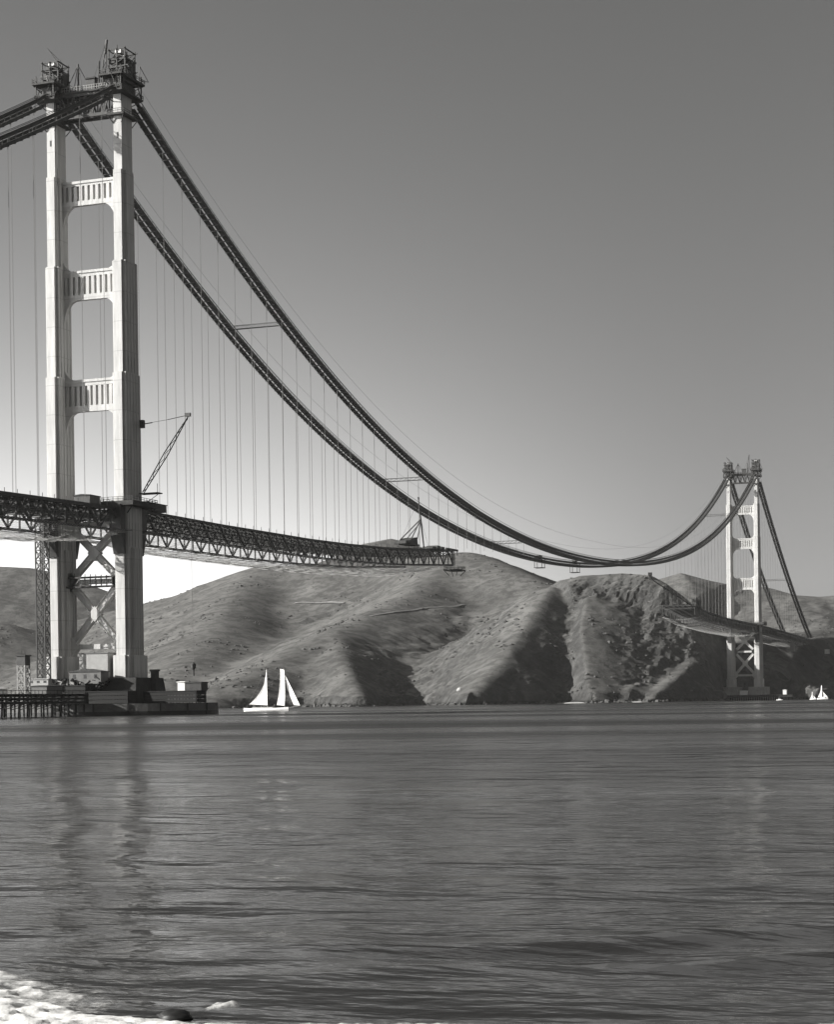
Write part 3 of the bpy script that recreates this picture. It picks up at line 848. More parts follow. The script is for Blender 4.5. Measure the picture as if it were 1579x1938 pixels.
for y0, which in ((0.0, 'near'), (1280.0, 'distant')):
    for sx, side in ((-1, 'western'), (1, 'eastern')):
        x = sx * HX
        scaffold(x, y0, 228.4, 6.6, 7.2, 9.6 if sx > 0 else 8.4, 'dark scaffold cage on the %s leg top of the %s tower' % (side, which), 10 + sx + int(y0))
        platform(x, y0, 227.6, 4.6, 8.6, 0.7, 'dark railed platform round the cable saddle on the %s leg of the %s tower' % (side, which), group='saddle platforms')
        platform(x, y0, 222.0, 4.2, 8.0, 0.6, 'lower dark platform under the cable saddle on the %s leg of the %s tower' % (side, which), hole=(1.62, 3.86), group='saddle platforms')
        platform(x, y0, 214.3, 3.3, 5.4, 0.7, 'narrow dark ring platform clasping the upper %s leg of the %s tower' % (side, which), hole=(1.62, 3.86), group='ring platforms round the leg tops')
        c = MB()
        for k in range(26):
            r = random.Random(k * 7 + int(y0) + sx)
            yy = y0 + r.uniform(-8, 8); xx = x + r.uniform(-3.8, 3.8); z0 = r.uniform(222.4, 228)
            c.bar((xx, yy, z0), (xx + r.uniform(-1.5, 1.5), yy + r.uniform(-2.5, 2.5), z0 + r.uniform(1.5, 5.0)), 0.35)
        for sy in (-1, 1):
            for s2 in (-1, 1):
                c.bar((x + s2 * 3.6, y0 + sy * 7.6, 222.4), (x + s2 * 3.6, y0 + sy * 7.6, 231), 0.4)
                c.bar((x + s2 * 3.6, y0 + sy * 7.6, 222.4), (x + s2 * 3.6, y0 + sy * 2.5, 231), 0.3)
        c.box(x - 3.2, x + 3.2, y0 - 5.0, y0 + 5.0, 226.5, 227.5)
        so = thing('saddle_staging', 'tangle of dark staging beams about the %s cable saddle of the %s tower' % (side, which), 'staging', (x, y0, 222), 'saddle staging')
        c.build('beams', M_DARK, so)
        MB().box(x - 1.9, x + 1.9, y0 - 6.2, y0 + 6.2, 223.0, 226.4).build('form_panel', M_DARK, so)
    # walkway between the leg tops with its railing
    t = thing('top_walkway', 'dark railed gangway spanning between the leg tops of the %s tower' % which, 'gangway', (0, y0, 224.7), 'gangways between the leg tops')
    MB().box(-9.2, 9.2, y0 - 3.2, y0 + 3.2, 224.62, 225.3).build('floor', M_PLANK, t)
    rl = MB()
    for yy in (y0 - 3.1, y0 + 3.1):
        for zz in (226.0, 226.9): rl.bar((-9.2, yy, zz), (9.2, yy, zz), 0.13)
        for k in range(19): rl.bar((-9.2 + k * 1.02, yy, 225.3), (-9.2 + k * 1.02, yy, 227.0), 0.16)
    rl.build('railing', M_PALE if which == 'near' else M_DARK, t)
    # a small winch house, a mast with stays and two booms
    t = thing('winch_house', 'small dark winch house on the top gangway of the %s tower' % which, 'winch house', (1.5, y0, 225.3), 'winch houses')
    MB().box(0.0, 3.4, y0 - 1.6, y0 + 1.2, 225.6, 229.6).build('wall', M_DARK, t)
    MB().box(-0.4, 3.8, y0 - 2.0, y0 + 1.6, 229.6, 230.1).build('roof', M_ROOF, t)
    t = thing('guyed_mast', 'short dark stayed mast beside the winch house of the %s tower' % which, 'mast', (-4.2, y0, 225.3), 'stayed masts')
    MB().tube([(-4.2, y0, 225.3), (-4.2, y0, 236.0)], 0.35).build('mast', M_DARK, t)
    s = MB()
    for q in ((1.0, 2.0), (-8.5, -2.0), (-1.0, -2.5), (-8.0, 2.5)): s.tube([(-4.2, y0, 235.6), (q[0], y0 + q[1], 225.4)], 0.14)
    s.build('stay', M_DARK, t)
    t = thing('boom_derrick', 'tall dark derrick boom rising steeply beside the eastern scaffold of the %s tower' % which, 'derrick', (7.0, y0 - 1, 225.3), 'boom derricks on the tower tops')
    bo = MB()
    A, B = Vector((6.2, y0 - 1, 225.4)), Vector((6.6, y0 + 2.0, 244.0))
    for ox in (-0.45, 0.45):
        bo.tube([A + Vector((ox, 0, 0)), (A + B) / 2 + Vector((ox * 1.6, 0, 0)), B], 0.22)
    for k in range(9):
        p = A.lerp(B, k / 9); q = A.lerp(B, (k + 1) / 9); sg = 1 if k % 2 else -1
        bo.bar(p + Vector((0.5 * sg, 0, 0)), q - Vector((0.5 * sg, 0, 0)), 0.18)
    bo.tube([A.lerp(B, 0.72), B], 0.5)
    bo.build('boom', M_DARK, t)
    MB().tube([(5.0, y0 - 1.4, 225.4), (5.2, y0 - 1.2, 235.5)], 0.4).build('mast', M_DARK, t)
    MB().tube([(5.2, y0 - 1.2, 235.2), B], 0.09).tube([B, (2.0, y0, 229.8)], 0.07).build('topping_line', M_DARK, t)
    t = thing('light_boom', 'slanted thin lattice boom above the western scaffold of the %s tower' % which, 'boom', (-12.0, y0 - 2, 240.0), 'slanted light booms')
    lb = MB(); A, B = Vector((-10.2, y0 - 1, 236.0)), Vector((-15.6, y0 - 2, 242.6))
    for off in (Vector((0.5, 0, 0.4)), Vector((-0.5, 0, -0.4))): lb.tube([A + off, B], 0.16)
    for k in range(7):
        p, q = A.lerp(B, k / 7), A.lerp(B, (k + 1) / 7); w = 0.5 * (1 - k / 7)
        lb.bar(p + Vector((w, 0, w * .8)), q - Vector((w * .8, 0, w * .7)), 0.13)
    lb.build('boom', M_DARK, t)
    MB().tube([A, (-9.5, y0 - 1, 228.2)], 0.2).build('strut', M_DARK, t)
    t = thing('a_frame', 'small dark A-frame on the outer edge of the eastern saddle platform of the %s tower' % which, 'frame', (17.0, y0 + 8, 228.3), 'A-frames')
    MB().tube([(16.4, y0 + 7.6, 228.3), (16.6, y0 + 8.2, 235.0)], 0.16).tube([(16.6, y0 + 8.2, 235.0), (18.2, y0 + 11.5, 230.2)], 0.14).tube([(18.2, y0 + 11.5, 230.2), (16.4, y0 + 7.6, 230.0)], 0.12).build('frame', M_DARK, t)

# --- main cables, footwalks, ropes
CAB_Y = list(np.arange(-343, 0, 12.25)) + [0.0] + list(np.arange(10, 1280, 10.0)) + [1280.0] + [1280 + k * 12.5 for k in range(1, 28)]
for sx, side in ((-1, 'western'), (1, 'eastern')):
    mb = MB(); mb.smooth = True
    mb.tube([(sx * HX, y, cable_z(y) + 0.7) for y in CAB_Y], 0.72, 8)
    c = mb.build('main_cable', M_CABLE)
    tag(c, 'long dark sagging %s main cable slung over both tower tops' % side, 'cable', 'main cables')
    # footwalk hung under the cable: two strips of planks, wire-mesh sides, hand ropes, cross beams
    t = thing('footwalk', 'dark plank footwalk with rope sides hung beneath the %s main cable' % side, 'footwalk', (sx * HX, 0, 224), 'footwalks under the cables')
    yy = [y for y in CAB_Y if abs(y) > 7 and abs(y - 1280) > 7]
    for nm, segs in (('side_span_walk', [y for y in yy if y < 0]), ('main_span_walk', [y for y in yy if 0 < y < 1280]), ('side_span_walk', [y for y in yy if y > 1280])):
        deck, sides, ropes, bm = MB(), MB(), MB(), MB()
        W = 2.5
        for a, b in zip(segs[:-1], segs[1:]):
            za, zb = cable_z(a) - 1.9, cable_z(b) - 1.9
            for xo in (-1.4, 1.4):
                deck.bar((sx * HX + xo, a, za), (sx * HX + xo, b, zb), 2.0, 0.22)
            L = b - a
            for k in range(3):
                u = (k + 0.5) / 3
                y = a + u * L; z = za + u * (zb - za)
                bm.bar((sx * HX - W - 0.2, y, z - 0.3), (sx * HX + W + 0.2, y, z - 0.3), 0.35, 0.4)
                for s2 in (-1, 1):
                    bm.bar((sx * HX + s2 * W, y, z - 0.3), (sx * HX + s2 * W, y, z + 1.6), 0.16)
                bm.bar((sx * HX + 0.3, y, z), (sx * HX + 0.3, y, z + 2.4), 0.14)
            for s2 in (-1, 1):
                sides.bar((sx * HX + s2 * W, a, za + 0.35), (sx * HX + s2 * W, b, zb + 0.35), 0.08, 1.15)
        for s2 in (-1, 1):
            ropes.tube([(sx * HX + s2 * W, y, cable_z(y) - 0.15) for y in segs], 0.1, 5)
            ropes.tube([(sx * HX + s2 * 0.9, y, cable_z(y) + 2.1) for y in segs], 0.12, 5)
        w = deck.build(nm, M_PLANK, t)
        sides.build('mesh_side', M_DARK, w); ropes.build('hand_rope', M_CABLE, w)
        o = bm.build('cross_beam', M_DARK, w); o['kind'] = 'stuff'
    # thin haulage rope strung above
    mb = MB()
    mb.tube([(sx * HX + 0.5, y, cable_z(y) + 7.5 + 5 * (1 - abs(y - 640) / 640)) for y in np.arange(4, 1277, 12.0)], 0.05, 5)
    tag(mb.build('haulage_rope', M_ROPE), 'thin haulage rope running above the %s main cable' % side, 'rope', 'haulage ropes')

for y, lab in ((140, 'light footbridge joining the two cables high on their steep near part'), (318, 'light footbridge joining the two cables above the derrick on the deck end'),
               (492, 'faint footbridge joining the two cables near their low point'), (1152, 'thin footbridge joining the cables left of the distant tower'),
               (1468, 'thin footbridge joining the cables right of the distant tower'), (868, 'faint footbridge joining the cables where they rise towards the distant tower')):
    z = cable_z(y) - 2.3
    t = thing('cross_bridge', lab, 'footbridge', (0, y, z), 'footbridges between the two cables')
    for dz in (0, 1.5):
        for dy in (-0.7, 0.7): bar_obj('chord', (-11, y + dy, z + dz), (11, y + dy, z + dz), 0.16, 0.16, M_DARK, t)
    MB().box(-11, 11, y - 0.6, y + 0.6, z - 0.15, z).build('floor', M_PLANK, t)
    b = MB()
    for k in range(8):
        for dy in (-0.7, 0.7): b.bar((-11 + k * 2.75, y + dy, z), (-11 + (k + 1) * 2.75, y + dy, z + 1.5), 0.1)
    b.build('lacing', M_DARK, t)

for y, lab in ((612, 'square working frame hung from the western cable left of its low point'), (700, 'fainter square working frame hung from the western cable at its low point')):
    z = cable_z(y)
    t = thing('cable_cradle', lab, 'cradle', (-HX, y, z - 5), 'working frames hung from the cable')
    for dx in (-2.6, 2.6):
        for dy in (-3.2, 3.2): bar_obj('hanger', (-HX + dx, y + dy, z - 6.2), (-HX + dx, y + dy, z + 0.5), 0.35, 0.35, M_DARK, t)
    for dx in (-2.6, 2.6): bar_obj('beam', (-HX + dx, y - 3.5, z + 0.5), (-HX + dx, y + 3.5, z + 0.5), 0.4, 0.4, M_DARK, t)
    MB().box(-HX - 3, -HX + 3, y - 3.6, y + 3.6, z - 6.4, z - 6.1).build('floor', M_PLANK, t)
    MB().box(-HX - 0.9, -HX + 0.9, y - 3.6, y + 3.6, z - 0.2, z + 2.0).build('carriage', M_DARK, t)

# --- deck trusses
def interp(pts):
    xs, zs = zip(*pts)
    return lambda y: float(np.interp(y, xs, zs))
zt_main_s = interp([(0, 74.0), (32, 74.3), (77, 74.4), (122, 74.9), (163, 75.3), (212, 76.5), (268, 78.6), (359, 84.0)])
zt_side_s = interp([(-343, 65.5), (-190, 69.2), (-83, 71.7), (-6, 73.6), (0, 73.8)])
zt_main_n = interp([(960, 83.0), (975, 81.8), (1032, 77.4), (1128, 75.2), (1280, 74.5)])
zt_side_n = interp([(1280, 74.4), (1340, 74.0), (1438, 72.6), (1623, 69.0)])
PL, DEP = 7.62, 7.6
def deck_truss(label, ya, n, sgn, ztf, gw=1.4):
    t = thing('deck_truss', label, 'bridge deck', (0, ya, ztf(ya)), 'steel deck trusses')
    ys = [ya + sgn * PL * k for k in range(n + 1)]
    for sx in (-1, 1):
        x = sx * HX
        for nm, dz in (('top_chord', 0.0), ('bottom_chord', -DEP)):
            mb = MB()
            for a, b in zip(ys[:-1], ys[1:]): mb.bar((x, a, ztf(a) + dz), (x, b, ztf(b) + dz), 0.85, 0.95)
            mb.build(nm, M_TRUSS, t)
        for k, y in enumerate(ys):
            z = ztf(y)
            bar_obj('vertical', (x, y, z - DEP + 0.4), (x, y, z - 0.4), 0.55, 0.55, M_TRUSS, t)
            if k < n:
                y2 = ys[k + 1]; ym = (y + y2) / 2; zm = (z + ztf(y2)) / 2
                bar_obj('sub_vertical', (x, ym, zm - DEP / 2), (x, ym, zm + 0.2), 0.3, 0.3, M_TRUSS, t)
                bar_obj('rail_post', (x + sx * 0.5, y, z + 0.3), (x + sx * 0.5, y, z + 1.9), 0.16, 0.16, M_TRUSS, t)
                if k % 2: bar_obj('diagonal', (x, y, z - 0.3), (x, y2, ztf(y2) - DEP + 0.3), 0.55, 0.62, M_TRUSS, t)
                else: bar_obj('diagonal', (x, y, z - DEP + 0.3), (x, y2, ztf(y2) - 0.3), 0.55, 0.62, M_TRUSS, t)
    for k, y in enumerate(ys):
        z = ztf(y)
        mb = MB()
        mb.bar((-HX, y, z - 0.1), (HX, y, z - 0.1), 0.5, 0.5); mb.bar((-HX, y, z - 2.6), (HX, y, z - 2.6), 0.5, 0.5)
        m = 7
        for j in range(m):
            x0, x1 = -HX + j * 2 * HX / m, -HX + (j + 1) * 2 * HX / m
            mb.bar((x0, y, z - (0.1 if j % 2 else 2.6)), (x1, y, z - (2.6 if j % 2 else 0.1)), 0.35)
        mb.build('floor_beam', M_TRUSS, t)
        if k < n:
            y2 = ys[k + 1]; z2 = ztf(y2)
            mb = MB()
            mb.bar((-HX, y, z - 2.6), (HX, y2, z2 - 2.6), 0.35); mb.bar((HX, y, z - 2.7), (-HX, y2, z2 - 2.7), 0.35)
            mb.build('lateral_brace', M_TRUSS, t)
    for j in range(9):
        x = -11.6 + j * 2.9
        mb = MB()
        for a, b in zip(ys[:-1], ys[1:]): mb.bar((x, a, ztf(a) + 0.45), (x, b, ztf(b) + 0.45), 0.3, 0.55)
        mb.build('stringer', M_TRUSS, t)
    # planks laid as gangways on the floor steel
    for xw in (-11.0, -4.0, 3.0, 10.5):
        mb = MB()
        for a, b in zip(ys[:-1], ys[1:]): mb.bar((xw, a, ztf(a) + 0.85), (xw, b, ztf(b) + 0.85), gw, 0.12)
        mb.build('gangway', M_PLANK, t)
    return t, ys
ds, ys_s = deck_truss('unfinished steel deck truss reaching out from the near tower, derrick on its end', 5.5, 46, 1, zt_main_s)
dss, ys_ss = deck_truss('steel deck truss entering at the left edge and ending at the near tower', -5.5, 24, -1, zt_side_s, gw=4.2)
dn, ys_n = deck_truss('short stretch of deck truss hung left of the distant tower', 1274.5, 39, -1, zt_main_n, gw=4.6)
dsn, ys_sn = deck_truss('deck truss between the distant tower and the dark shore at right', 1285.5, 44, 1, zt_side_n, gw=4.6)

# --- safety nets
def net(label, ya, yb, ztf, sag=4.6, half=18.5, rw=0.075):
    mb = MB()
    ncx, L = 30, abs(yb - ya)
    n = int(L / 7.62)
    def P(u, y):
        e = min(abs(y - ya), abs(y - yb)) / 40.0
        s = sag * (0.55 + 0.45 * min(e, 1.0)) * (1 + 0.12 * math.sin(y * 0.41))
        z = ztf(y) - DEP - 0.3 - s * (1 - abs(u) ** 2.2)
        return (u * half, y, z)
    ys = [ya + (yb - ya) * k / n for k in range(n + 1)]
    for j in range(ncx + 1):
        u = -1 + 2 * j / ncx
        for a, b in zip(ys[:-1], ys[1:]): mb.bar(P(u, a), P(u, b), rw)
    m = int(L / 1.6)
    for k in range(m + 1):
        y = ya + (yb - ya) * k / m
        us = np.linspace(-1, 1, 13)
        for a, b in zip(us[:-1], us[1:]): mb.bar(P(a, y), P(b, y), rw)
    t = thing('safety_net', label, 'net', (0, (ya + yb) / 2, ztf((ya + yb) / 2) - 12), 'safety nets slung under the deck')
    mb.build('rope_mesh', M_NET, t)
    for k in range(0, n + 1, 2):
        y = ys[k]
        for sx in (-1, 1):
            bar_obj('outrigger', (sx * HX, y, ztf(y) - DEP - 0.2), (sx * half, y, ztf(y) - DEP - 0.2), 0.25, 0.3, M_TRUSS, t)
    for sx in (-1, 1):
        MB().tube([P(sx, y) for y in ys], 0.13, 5).build('edge_rope', M_ROPE, t)
    return t
net('pale safety net slung under the deck right of the near tower', 6, 330, zt_main_s)
net('pale safety net slung under the deck left of the near tower', -6, -185, zt_side_s)
net('pale safety net slung under the deck left of the distant tower', 1272, 985, zt_main_n, rw=0.036)
net('pale safety net slung under the deck right of the distant tower', 1288, 1600, zt_side_n, rw=0.036)

# --- suspender ropes
ORD = 'first second third fourth fifth sixth seventh eighth ninth tenth eleventh twelfth thirteenth fourteenth fifteenth sixteenth seventeenth eighteenth nineteenth twentieth twenty-first twenty-second twenty-third'.split()
def suspenders(ys, ztf, group, lab):
    for sx, side in ((-1, 'western'), (1, 'eastern')):
        for i, y in enumerate(ys):
            z1 = cable_z(y) + 0.5
            z0 = ztf(y)
            if z1 - z0 < 3: continue
            mb = MB()
            for o in (-0.1, 0.1):
                mb.tube([(sx * HX + o * 0.5, y + o, z0), (sx * HX + o * 0.5, y + o, z1)], 0.052, 5)
            s = mb.build('suspender_rope', M_ROPE, None, (sx * HX, y, z0))
            tag(s, lab % (side, ORD[i]), 'rope', group % side)
suspenders([15.2 * k for k in range(2, 24)], zt_main_s, 'suspender ropes from the %s cable right of the near tower', 'thin wire rope from the %s cable, %s right of the near tower')
suspenders([-15.2 * k for k in range(1, 12)], zt_side_s, 'suspender ropes from the %s cable left of the near tower', 'thin wire rope from the %s cable, %s left of the near tower')
suspenders([1280 - 15.2 * k for k in range(2, 20)], zt_main_n, 'suspender ropes from the %s cable left of the distant tower', 'faint wire rope from the %s cable, %s left of the distant tower')
suspenders([1280 + 15.2 * k for k in range(1, 20)], zt_side_n, 'suspender ropes from the %s cable right of the distant tower', 'faint wire rope from the %s cable, %s right of the distant tower')
suspenders([15.2 * k for k in range(24, 33)], lambda y: 86.0 + (y - 359) * 0.03, 'loose suspender ropes from the %s cable beyond the deck end', 'loose wire rope hanging from the %s cable, %s beyond the open near deck end')

# --- derricks on the deck
def deck_derrick(label, x, y, zb, mast_h, boom_tip, sgn, house=True):
    t = thing('deck_derrick', label, 'derrick', (x, y, zb), 'travelling derricks')
    top = Vector((x, y + sgn * 8.0, zb + mast_h))
    mb = MB()
    A, B = Vector((x, y + sgn * 10.5, zb)), Vector(boom_tip)
    ax = Vector((0.9, 0, 0))
    for s in (-1, 1): mb.tube([A + ax * s * 0.4, A.lerp(B, 0.5) + ax * s * 0.8, B], 0.26, 5)
    for k in range(12):
        p, q = A.lerp(B, k / 12), A.lerp(B, (k + 1) / 12); s = 1 if k % 2 else -1
        mb.bar(p + ax * s * 0.6, q - ax * s * 0.6, 0.2)
    mb.build('boom', M_DARK, t)
    mb = MB().tube([(x - 1.6, y, zb + 2), top], 0.3).tube([(x + 1.6, y, zb + 2), top], 0.3)
    mb.tube([(x, y - sgn * 6, zb + 3), top], 0.2)
    mb.build('stiff_leg', M_DARK, t)
    MB().tube([A, top], 0.4).build('mast', M_DARK, t)
    MB().tube([top, B], 0.08).tube([top, (x, y - sgn * 5, zb + 5)], 0.1).build('topping_line', M_DARK, t)
    if house:
        MB().box(x - 3.2, x + 3.2, y - sgn * 8 - 4, y - sgn * 8 + 4, zb + 0.2, zb + 4.6).build('engine_house', M_DARK, t)
        MB().box(x - 3.6, x + 3.6, y - sgn * 8 - 4.4, y - sgn * 8 + 4.4, zb + 4.6, zb + 5.0).build('roof', M_ROOF, t)
        MB().box(x - 2.2, x + 2.2, y - 3.5, y + 3.5, zb + 0.2, zb + 6.6).build('winch', M_DARK, t)
    MB().box(x - 4, x + 4, y - 14, y + 14, zb - 0.3, zb + 0.2).build('bed', M_DARK, t)
    return t
t = thing('deck_derrick', 'dark travelling derrick with upright mast near the open deck end', 'derrick', (12.6, 300.0, 81.0), 'travelling derricks')
zd = zt_main_s(313) + 0.9
mb = MB()
A, B = Vector((12.6, 314.0, zd)), Vector((12.4, 307.5, zd + 24.6))
for o in (-0.55, 0.55):
    mb.tube([A + Vector((0, o * 0.4, 0)), A.lerp(B, 0.45) + Vector((0, o, 0)), B], 0.26, 5)
for k in range(12):
    p, q = A.lerp(B, k / 12), A.lerp(B, (k + 1) / 12); g_ = 1 if k % 2 else -1
    mb.bar(p + Vector((0, 0.45 * g_, 0)), q - Vector((0, 0.45 * g_, 0)), 0.2)
mb.tube([B, B + Vector((0, -0.3, 1.2))], 0.5)
mb.build('mast', M_DARK, t)
C = A.lerp(B, 0.60)
mb = MB()
for xo in (-3.0, 3.0): mb.tube([(12.6 + xo, 287.0, zd + 2.4), C], 0.3, 5).tube([(12.6 + xo, 296.0, zd + 3.4), C - Vector((0, 0, 1.4))], 0.22, 5)
mb.build('stiff_leg', M_DARK, t)
MB().tube([B, (12.6, 283.0, zd + 4)], 0.06, 4).tube([C, (12.6, 322, zd + 0.5)], 0.06, 4).build('topping_line', M_DARK, t)
mb = MB().box(9.2, 16.2, 284.0, 298.0, zd + 0.1, zd + 0.7)
vs_ = [(x_, y_, z_) for x_ in (9.6, 15.8) for y_, z_ in ((279.0, zd), (279.0, zd + 1.4), (286.0, zd + 2.0), (291.0, zd + 3.6), (295.5, zd + 4.2), (296.5, zd))]
mb.add(vs_, [tuple(range(6)), tuple(range(6, 12))[::-1]] + [(k, 6 + k, 6 + (k + 1) % 6, (k + 1) % 6) for k in range(6)])
mb.build('engine_house', M_DARK, t)
for y_ in (320.0, 326.5, 333.0): MB().box(9.5, 15.5, y_, y_ + 5.0, zt_main_s(y_) + 0.9, zt_main_s(y_) + 2.0 + 0.5 * (y_ == 326.5)).build('load', M_DARK, t)
zd = zt_main_n(1000) + 1.4
deck_derrick('far dark derrick with its boom reaching left from the distant deck end', 11.0, 990.0, zd - 0.2, 6.0, at(1233, 1096, 1480), -1)

t = thing('tower_derrick', 'long slanted derrick boom with hook line on the right side of the near tower', 'derrick', (18.0, 3.0, 80.0))
A, B = Vector((18.6, 2.5, 80.0)), Vector((37.0, 3.2, 106.8))
mb = MB()
for s in (-1, 1):
    off = Vector((0.35 * s, 0.45 * s, -0.2 * s))
    mb.tube([A + off * 0.5, A.lerp(B, 0.5) + off * 1.3, B], 0.2, 5)
for k in range(16):
    p, q = A.lerp(B, k / 16), A.lerp(B, (k + 1) / 16); s = 1 if k % 2 else -1
    mb.bar(p + Vector((0.3 * s, 0.3 * s, 0)), q - Vector((0.3 * s, 0.3 * s, 0)), 0.18)
mb.build('boom', M_DARK, t)
MB().box(B.x - 1.6, B.x + 0.6, B.y - 0.4, B.y + 0.4, B.z - 0.6, B.z + 0.7).build('boom_head', M_DARK, t)
MB().tube([B, (28.5, 3.0, 105.6)], 0.13, 5).tube([(28.5, 3.0, 105.6), (18.4, 2.6, 104.6)], 0.07, 5).build('topping_line', M_DARK, t)
MB().box(17.8, 19.2, 1.8, 3.4, 103.2, 106.0).tube([(19, 2.6, 104.6), (22.5, 2.7, 104.9)], 0.2).build('bracket', M_DARK, t)
MB().tube([B, (37.3, 3.2, 18.5)], 0.05, 5).build('hoist_line', M_ROPE, t)
mb = MB(); mb.tube([(37.3, 3.2, 18.6), (37.3, 3.2, 17.9), (37.3, 3.2, 16.6), (37.3, 3.2, 15.8)], [0.25, 0.95, 0.85, 0.2], 8)
mb.tube([(37.3, 3.2, 15.8), (37.3, 3.2, 13.8)], 0.3, 6)
mb.build('hook_block', M_DARK, t)
MB().box(17.6, 25.2, 1.0, 4.6, 79.3, 79.7).tube([(25, 2.8, 79.5), (18.2, 2.8, 75.4)], 0.12).tube([(25, 1.2, 79.7), (25, 1.2, 82.8)], 0.1).build('foot_platform', M_PLANK, t)

# --- sheds, staging and platforms at deck level
def shed(name, label, x0, x1, y0, y1, z0, z1, mat, roof=0.5, group=None, windows=0, rmat=None, cat='shed'):
    t = thing(name, label, cat, ((x0 + x1) / 2, (y0 + y1) / 2, z0), group)
    w = MB().box(x0, x1, y0, y1, z0, z1).build('wall', mat, t)
    rm = MB(); ym = (y0 + y1) / 2
    rm.prism_y([(x0 - 0.3, z1), (x1 + 0.3, z1), (x1 + 0.3, z1 + 0.25), ((x0 + x1) / 2, z1 + 0.25 + roof), (x0 - 0.3, z1 + 0.25)], y0 - 0.3, y1 + 0.3)
    rm.build('roof', rmat or M_ROOF, t)
    for k in range(windows):
        xc = x0 + (k + 0.5) * (x1 - x0) / windows
        f = MB().box(xc - 0.55, xc + 0.55, y0 - 0.07, y0 + 0.02, z0 + 0.45 * (z1 - z0), z0 + 0.8 * (z1 - z0)).build('window', M_GLASS, t)
    return t
shed('deck_shed', 'low dark shed on the deck just right of the near tower', 9.5, 15.0, 13.0, 27.0, 75.0, 77.6, M_DARK, 0.3)
shed('deck_shed', 'dark shed standing on the deck between the legs of the near tower', 2.0, 8.5, -18.0, -11.0, 74.2, 77.6, M_DARK, 0.3)
platform(HX, 0, 74.6, 7.0, 9.2, 1.6, 'dark staging collar round the eastern leg of the near tower at deck level', hole=(3.2, 6.5))
platform(-HX, 0, 73.2, 6.4, 8.6, 1.0, 'dark staging collar round the western leg of the near tower at deck level', hole=(3.2, 6.5))
platform(HX, 1280, 74.6, 7.0, 9.2, 2.4, 'dark staging collar round the eastern leg of the distant tower at deck level', hole=(3.2, 6.5))
t = thing('brace_scaffold', 'dark planked scaffold crossing between the near tower legs below the deck', 'scaffold', (0, -3, 47.0))
MB().box(-9.4, 9.0, -3.6, -1.6, 49.6, 50.2).build('floor', M_PLANK, t); MB().box(-10.2, 8.8, -3.6, -1.6, 46.2, 46.8).build('floor', M_PLANK, t)
for k in range(9):
    x = -9 + k * 2.2
    bar_obj('post', (x, -3.4, 46.2), (x, -3.4, 51.6 - 0.15 * k), 0.22, 0.22, M_DARK, t)
    if k < 8: bar_obj('brace', (x, -3.4, 46.8), (x + 2.2, -3.4, 49.6), 0.15, 0.15, M_PALE, t)
platform(16.0, 352, zt_main_s(352) - DEP - 3.2, 4.0, 6.5, 0.7, 'dark hanging platform slung below the open end of the near deck', name='hanging_platform')
t = thing('end_gallows', 'dark gallows beam jutting from the open end of the near deck', 'frame', (HX, 356, 78))
zt = zt_main_s(356)
bar_obj('beam', (HX, 345, zt + 0.5), (HX, 364, zt + 0.7), 0.8, 1.0, M_DARK, t)
for y in (354.5, 358.5): bar_obj('post', (HX, y, zt - DEP), (HX, y, zt + 0.2), 0.5, 0.5, M_DARK, t)
bar_obj('hanger', (HX, 363.4, zt - 2.0), (HX, 363.4, zt + 0.3), 0.5, 0.5, M_DARK, t)

# --- piers
def ellipse(a, b, n, cx=0, cy=0): return [(cx + a * math.cos(2 * math.pi * k / n), cy + b * math.sin(2 * math.pi * k / n)) for k in range(n)]
t = thing('pier_fender', 'long low concrete fender ring rising from the water round the near pier', 'pier', (0, 0, 0))
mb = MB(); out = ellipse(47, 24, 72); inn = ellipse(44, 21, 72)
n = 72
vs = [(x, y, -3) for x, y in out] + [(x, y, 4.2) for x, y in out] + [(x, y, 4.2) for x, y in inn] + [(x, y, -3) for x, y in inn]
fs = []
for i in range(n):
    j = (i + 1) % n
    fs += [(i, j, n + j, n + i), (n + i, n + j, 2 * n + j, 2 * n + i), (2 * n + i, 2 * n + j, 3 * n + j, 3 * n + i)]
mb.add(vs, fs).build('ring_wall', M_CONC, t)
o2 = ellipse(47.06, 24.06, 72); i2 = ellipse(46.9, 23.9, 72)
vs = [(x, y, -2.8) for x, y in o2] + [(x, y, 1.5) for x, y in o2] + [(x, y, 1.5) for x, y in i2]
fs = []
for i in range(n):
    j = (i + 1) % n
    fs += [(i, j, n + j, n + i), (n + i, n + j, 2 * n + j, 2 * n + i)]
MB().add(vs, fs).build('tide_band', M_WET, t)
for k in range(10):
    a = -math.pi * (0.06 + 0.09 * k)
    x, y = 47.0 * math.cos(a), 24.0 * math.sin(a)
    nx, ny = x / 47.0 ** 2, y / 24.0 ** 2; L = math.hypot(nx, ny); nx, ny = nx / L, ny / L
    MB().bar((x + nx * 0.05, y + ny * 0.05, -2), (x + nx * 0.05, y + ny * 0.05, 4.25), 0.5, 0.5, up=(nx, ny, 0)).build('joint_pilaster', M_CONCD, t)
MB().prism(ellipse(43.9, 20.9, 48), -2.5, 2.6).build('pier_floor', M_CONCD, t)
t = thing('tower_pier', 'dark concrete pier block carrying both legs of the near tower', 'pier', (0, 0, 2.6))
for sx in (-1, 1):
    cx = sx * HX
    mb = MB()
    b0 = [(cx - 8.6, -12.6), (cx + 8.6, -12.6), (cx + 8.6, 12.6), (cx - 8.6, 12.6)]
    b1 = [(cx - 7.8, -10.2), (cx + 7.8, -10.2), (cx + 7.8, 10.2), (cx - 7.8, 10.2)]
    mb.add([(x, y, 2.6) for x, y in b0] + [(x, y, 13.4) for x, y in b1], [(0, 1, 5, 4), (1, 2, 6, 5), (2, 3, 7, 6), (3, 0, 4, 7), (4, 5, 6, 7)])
    mb.build('pedestal', M_CONCD, t)
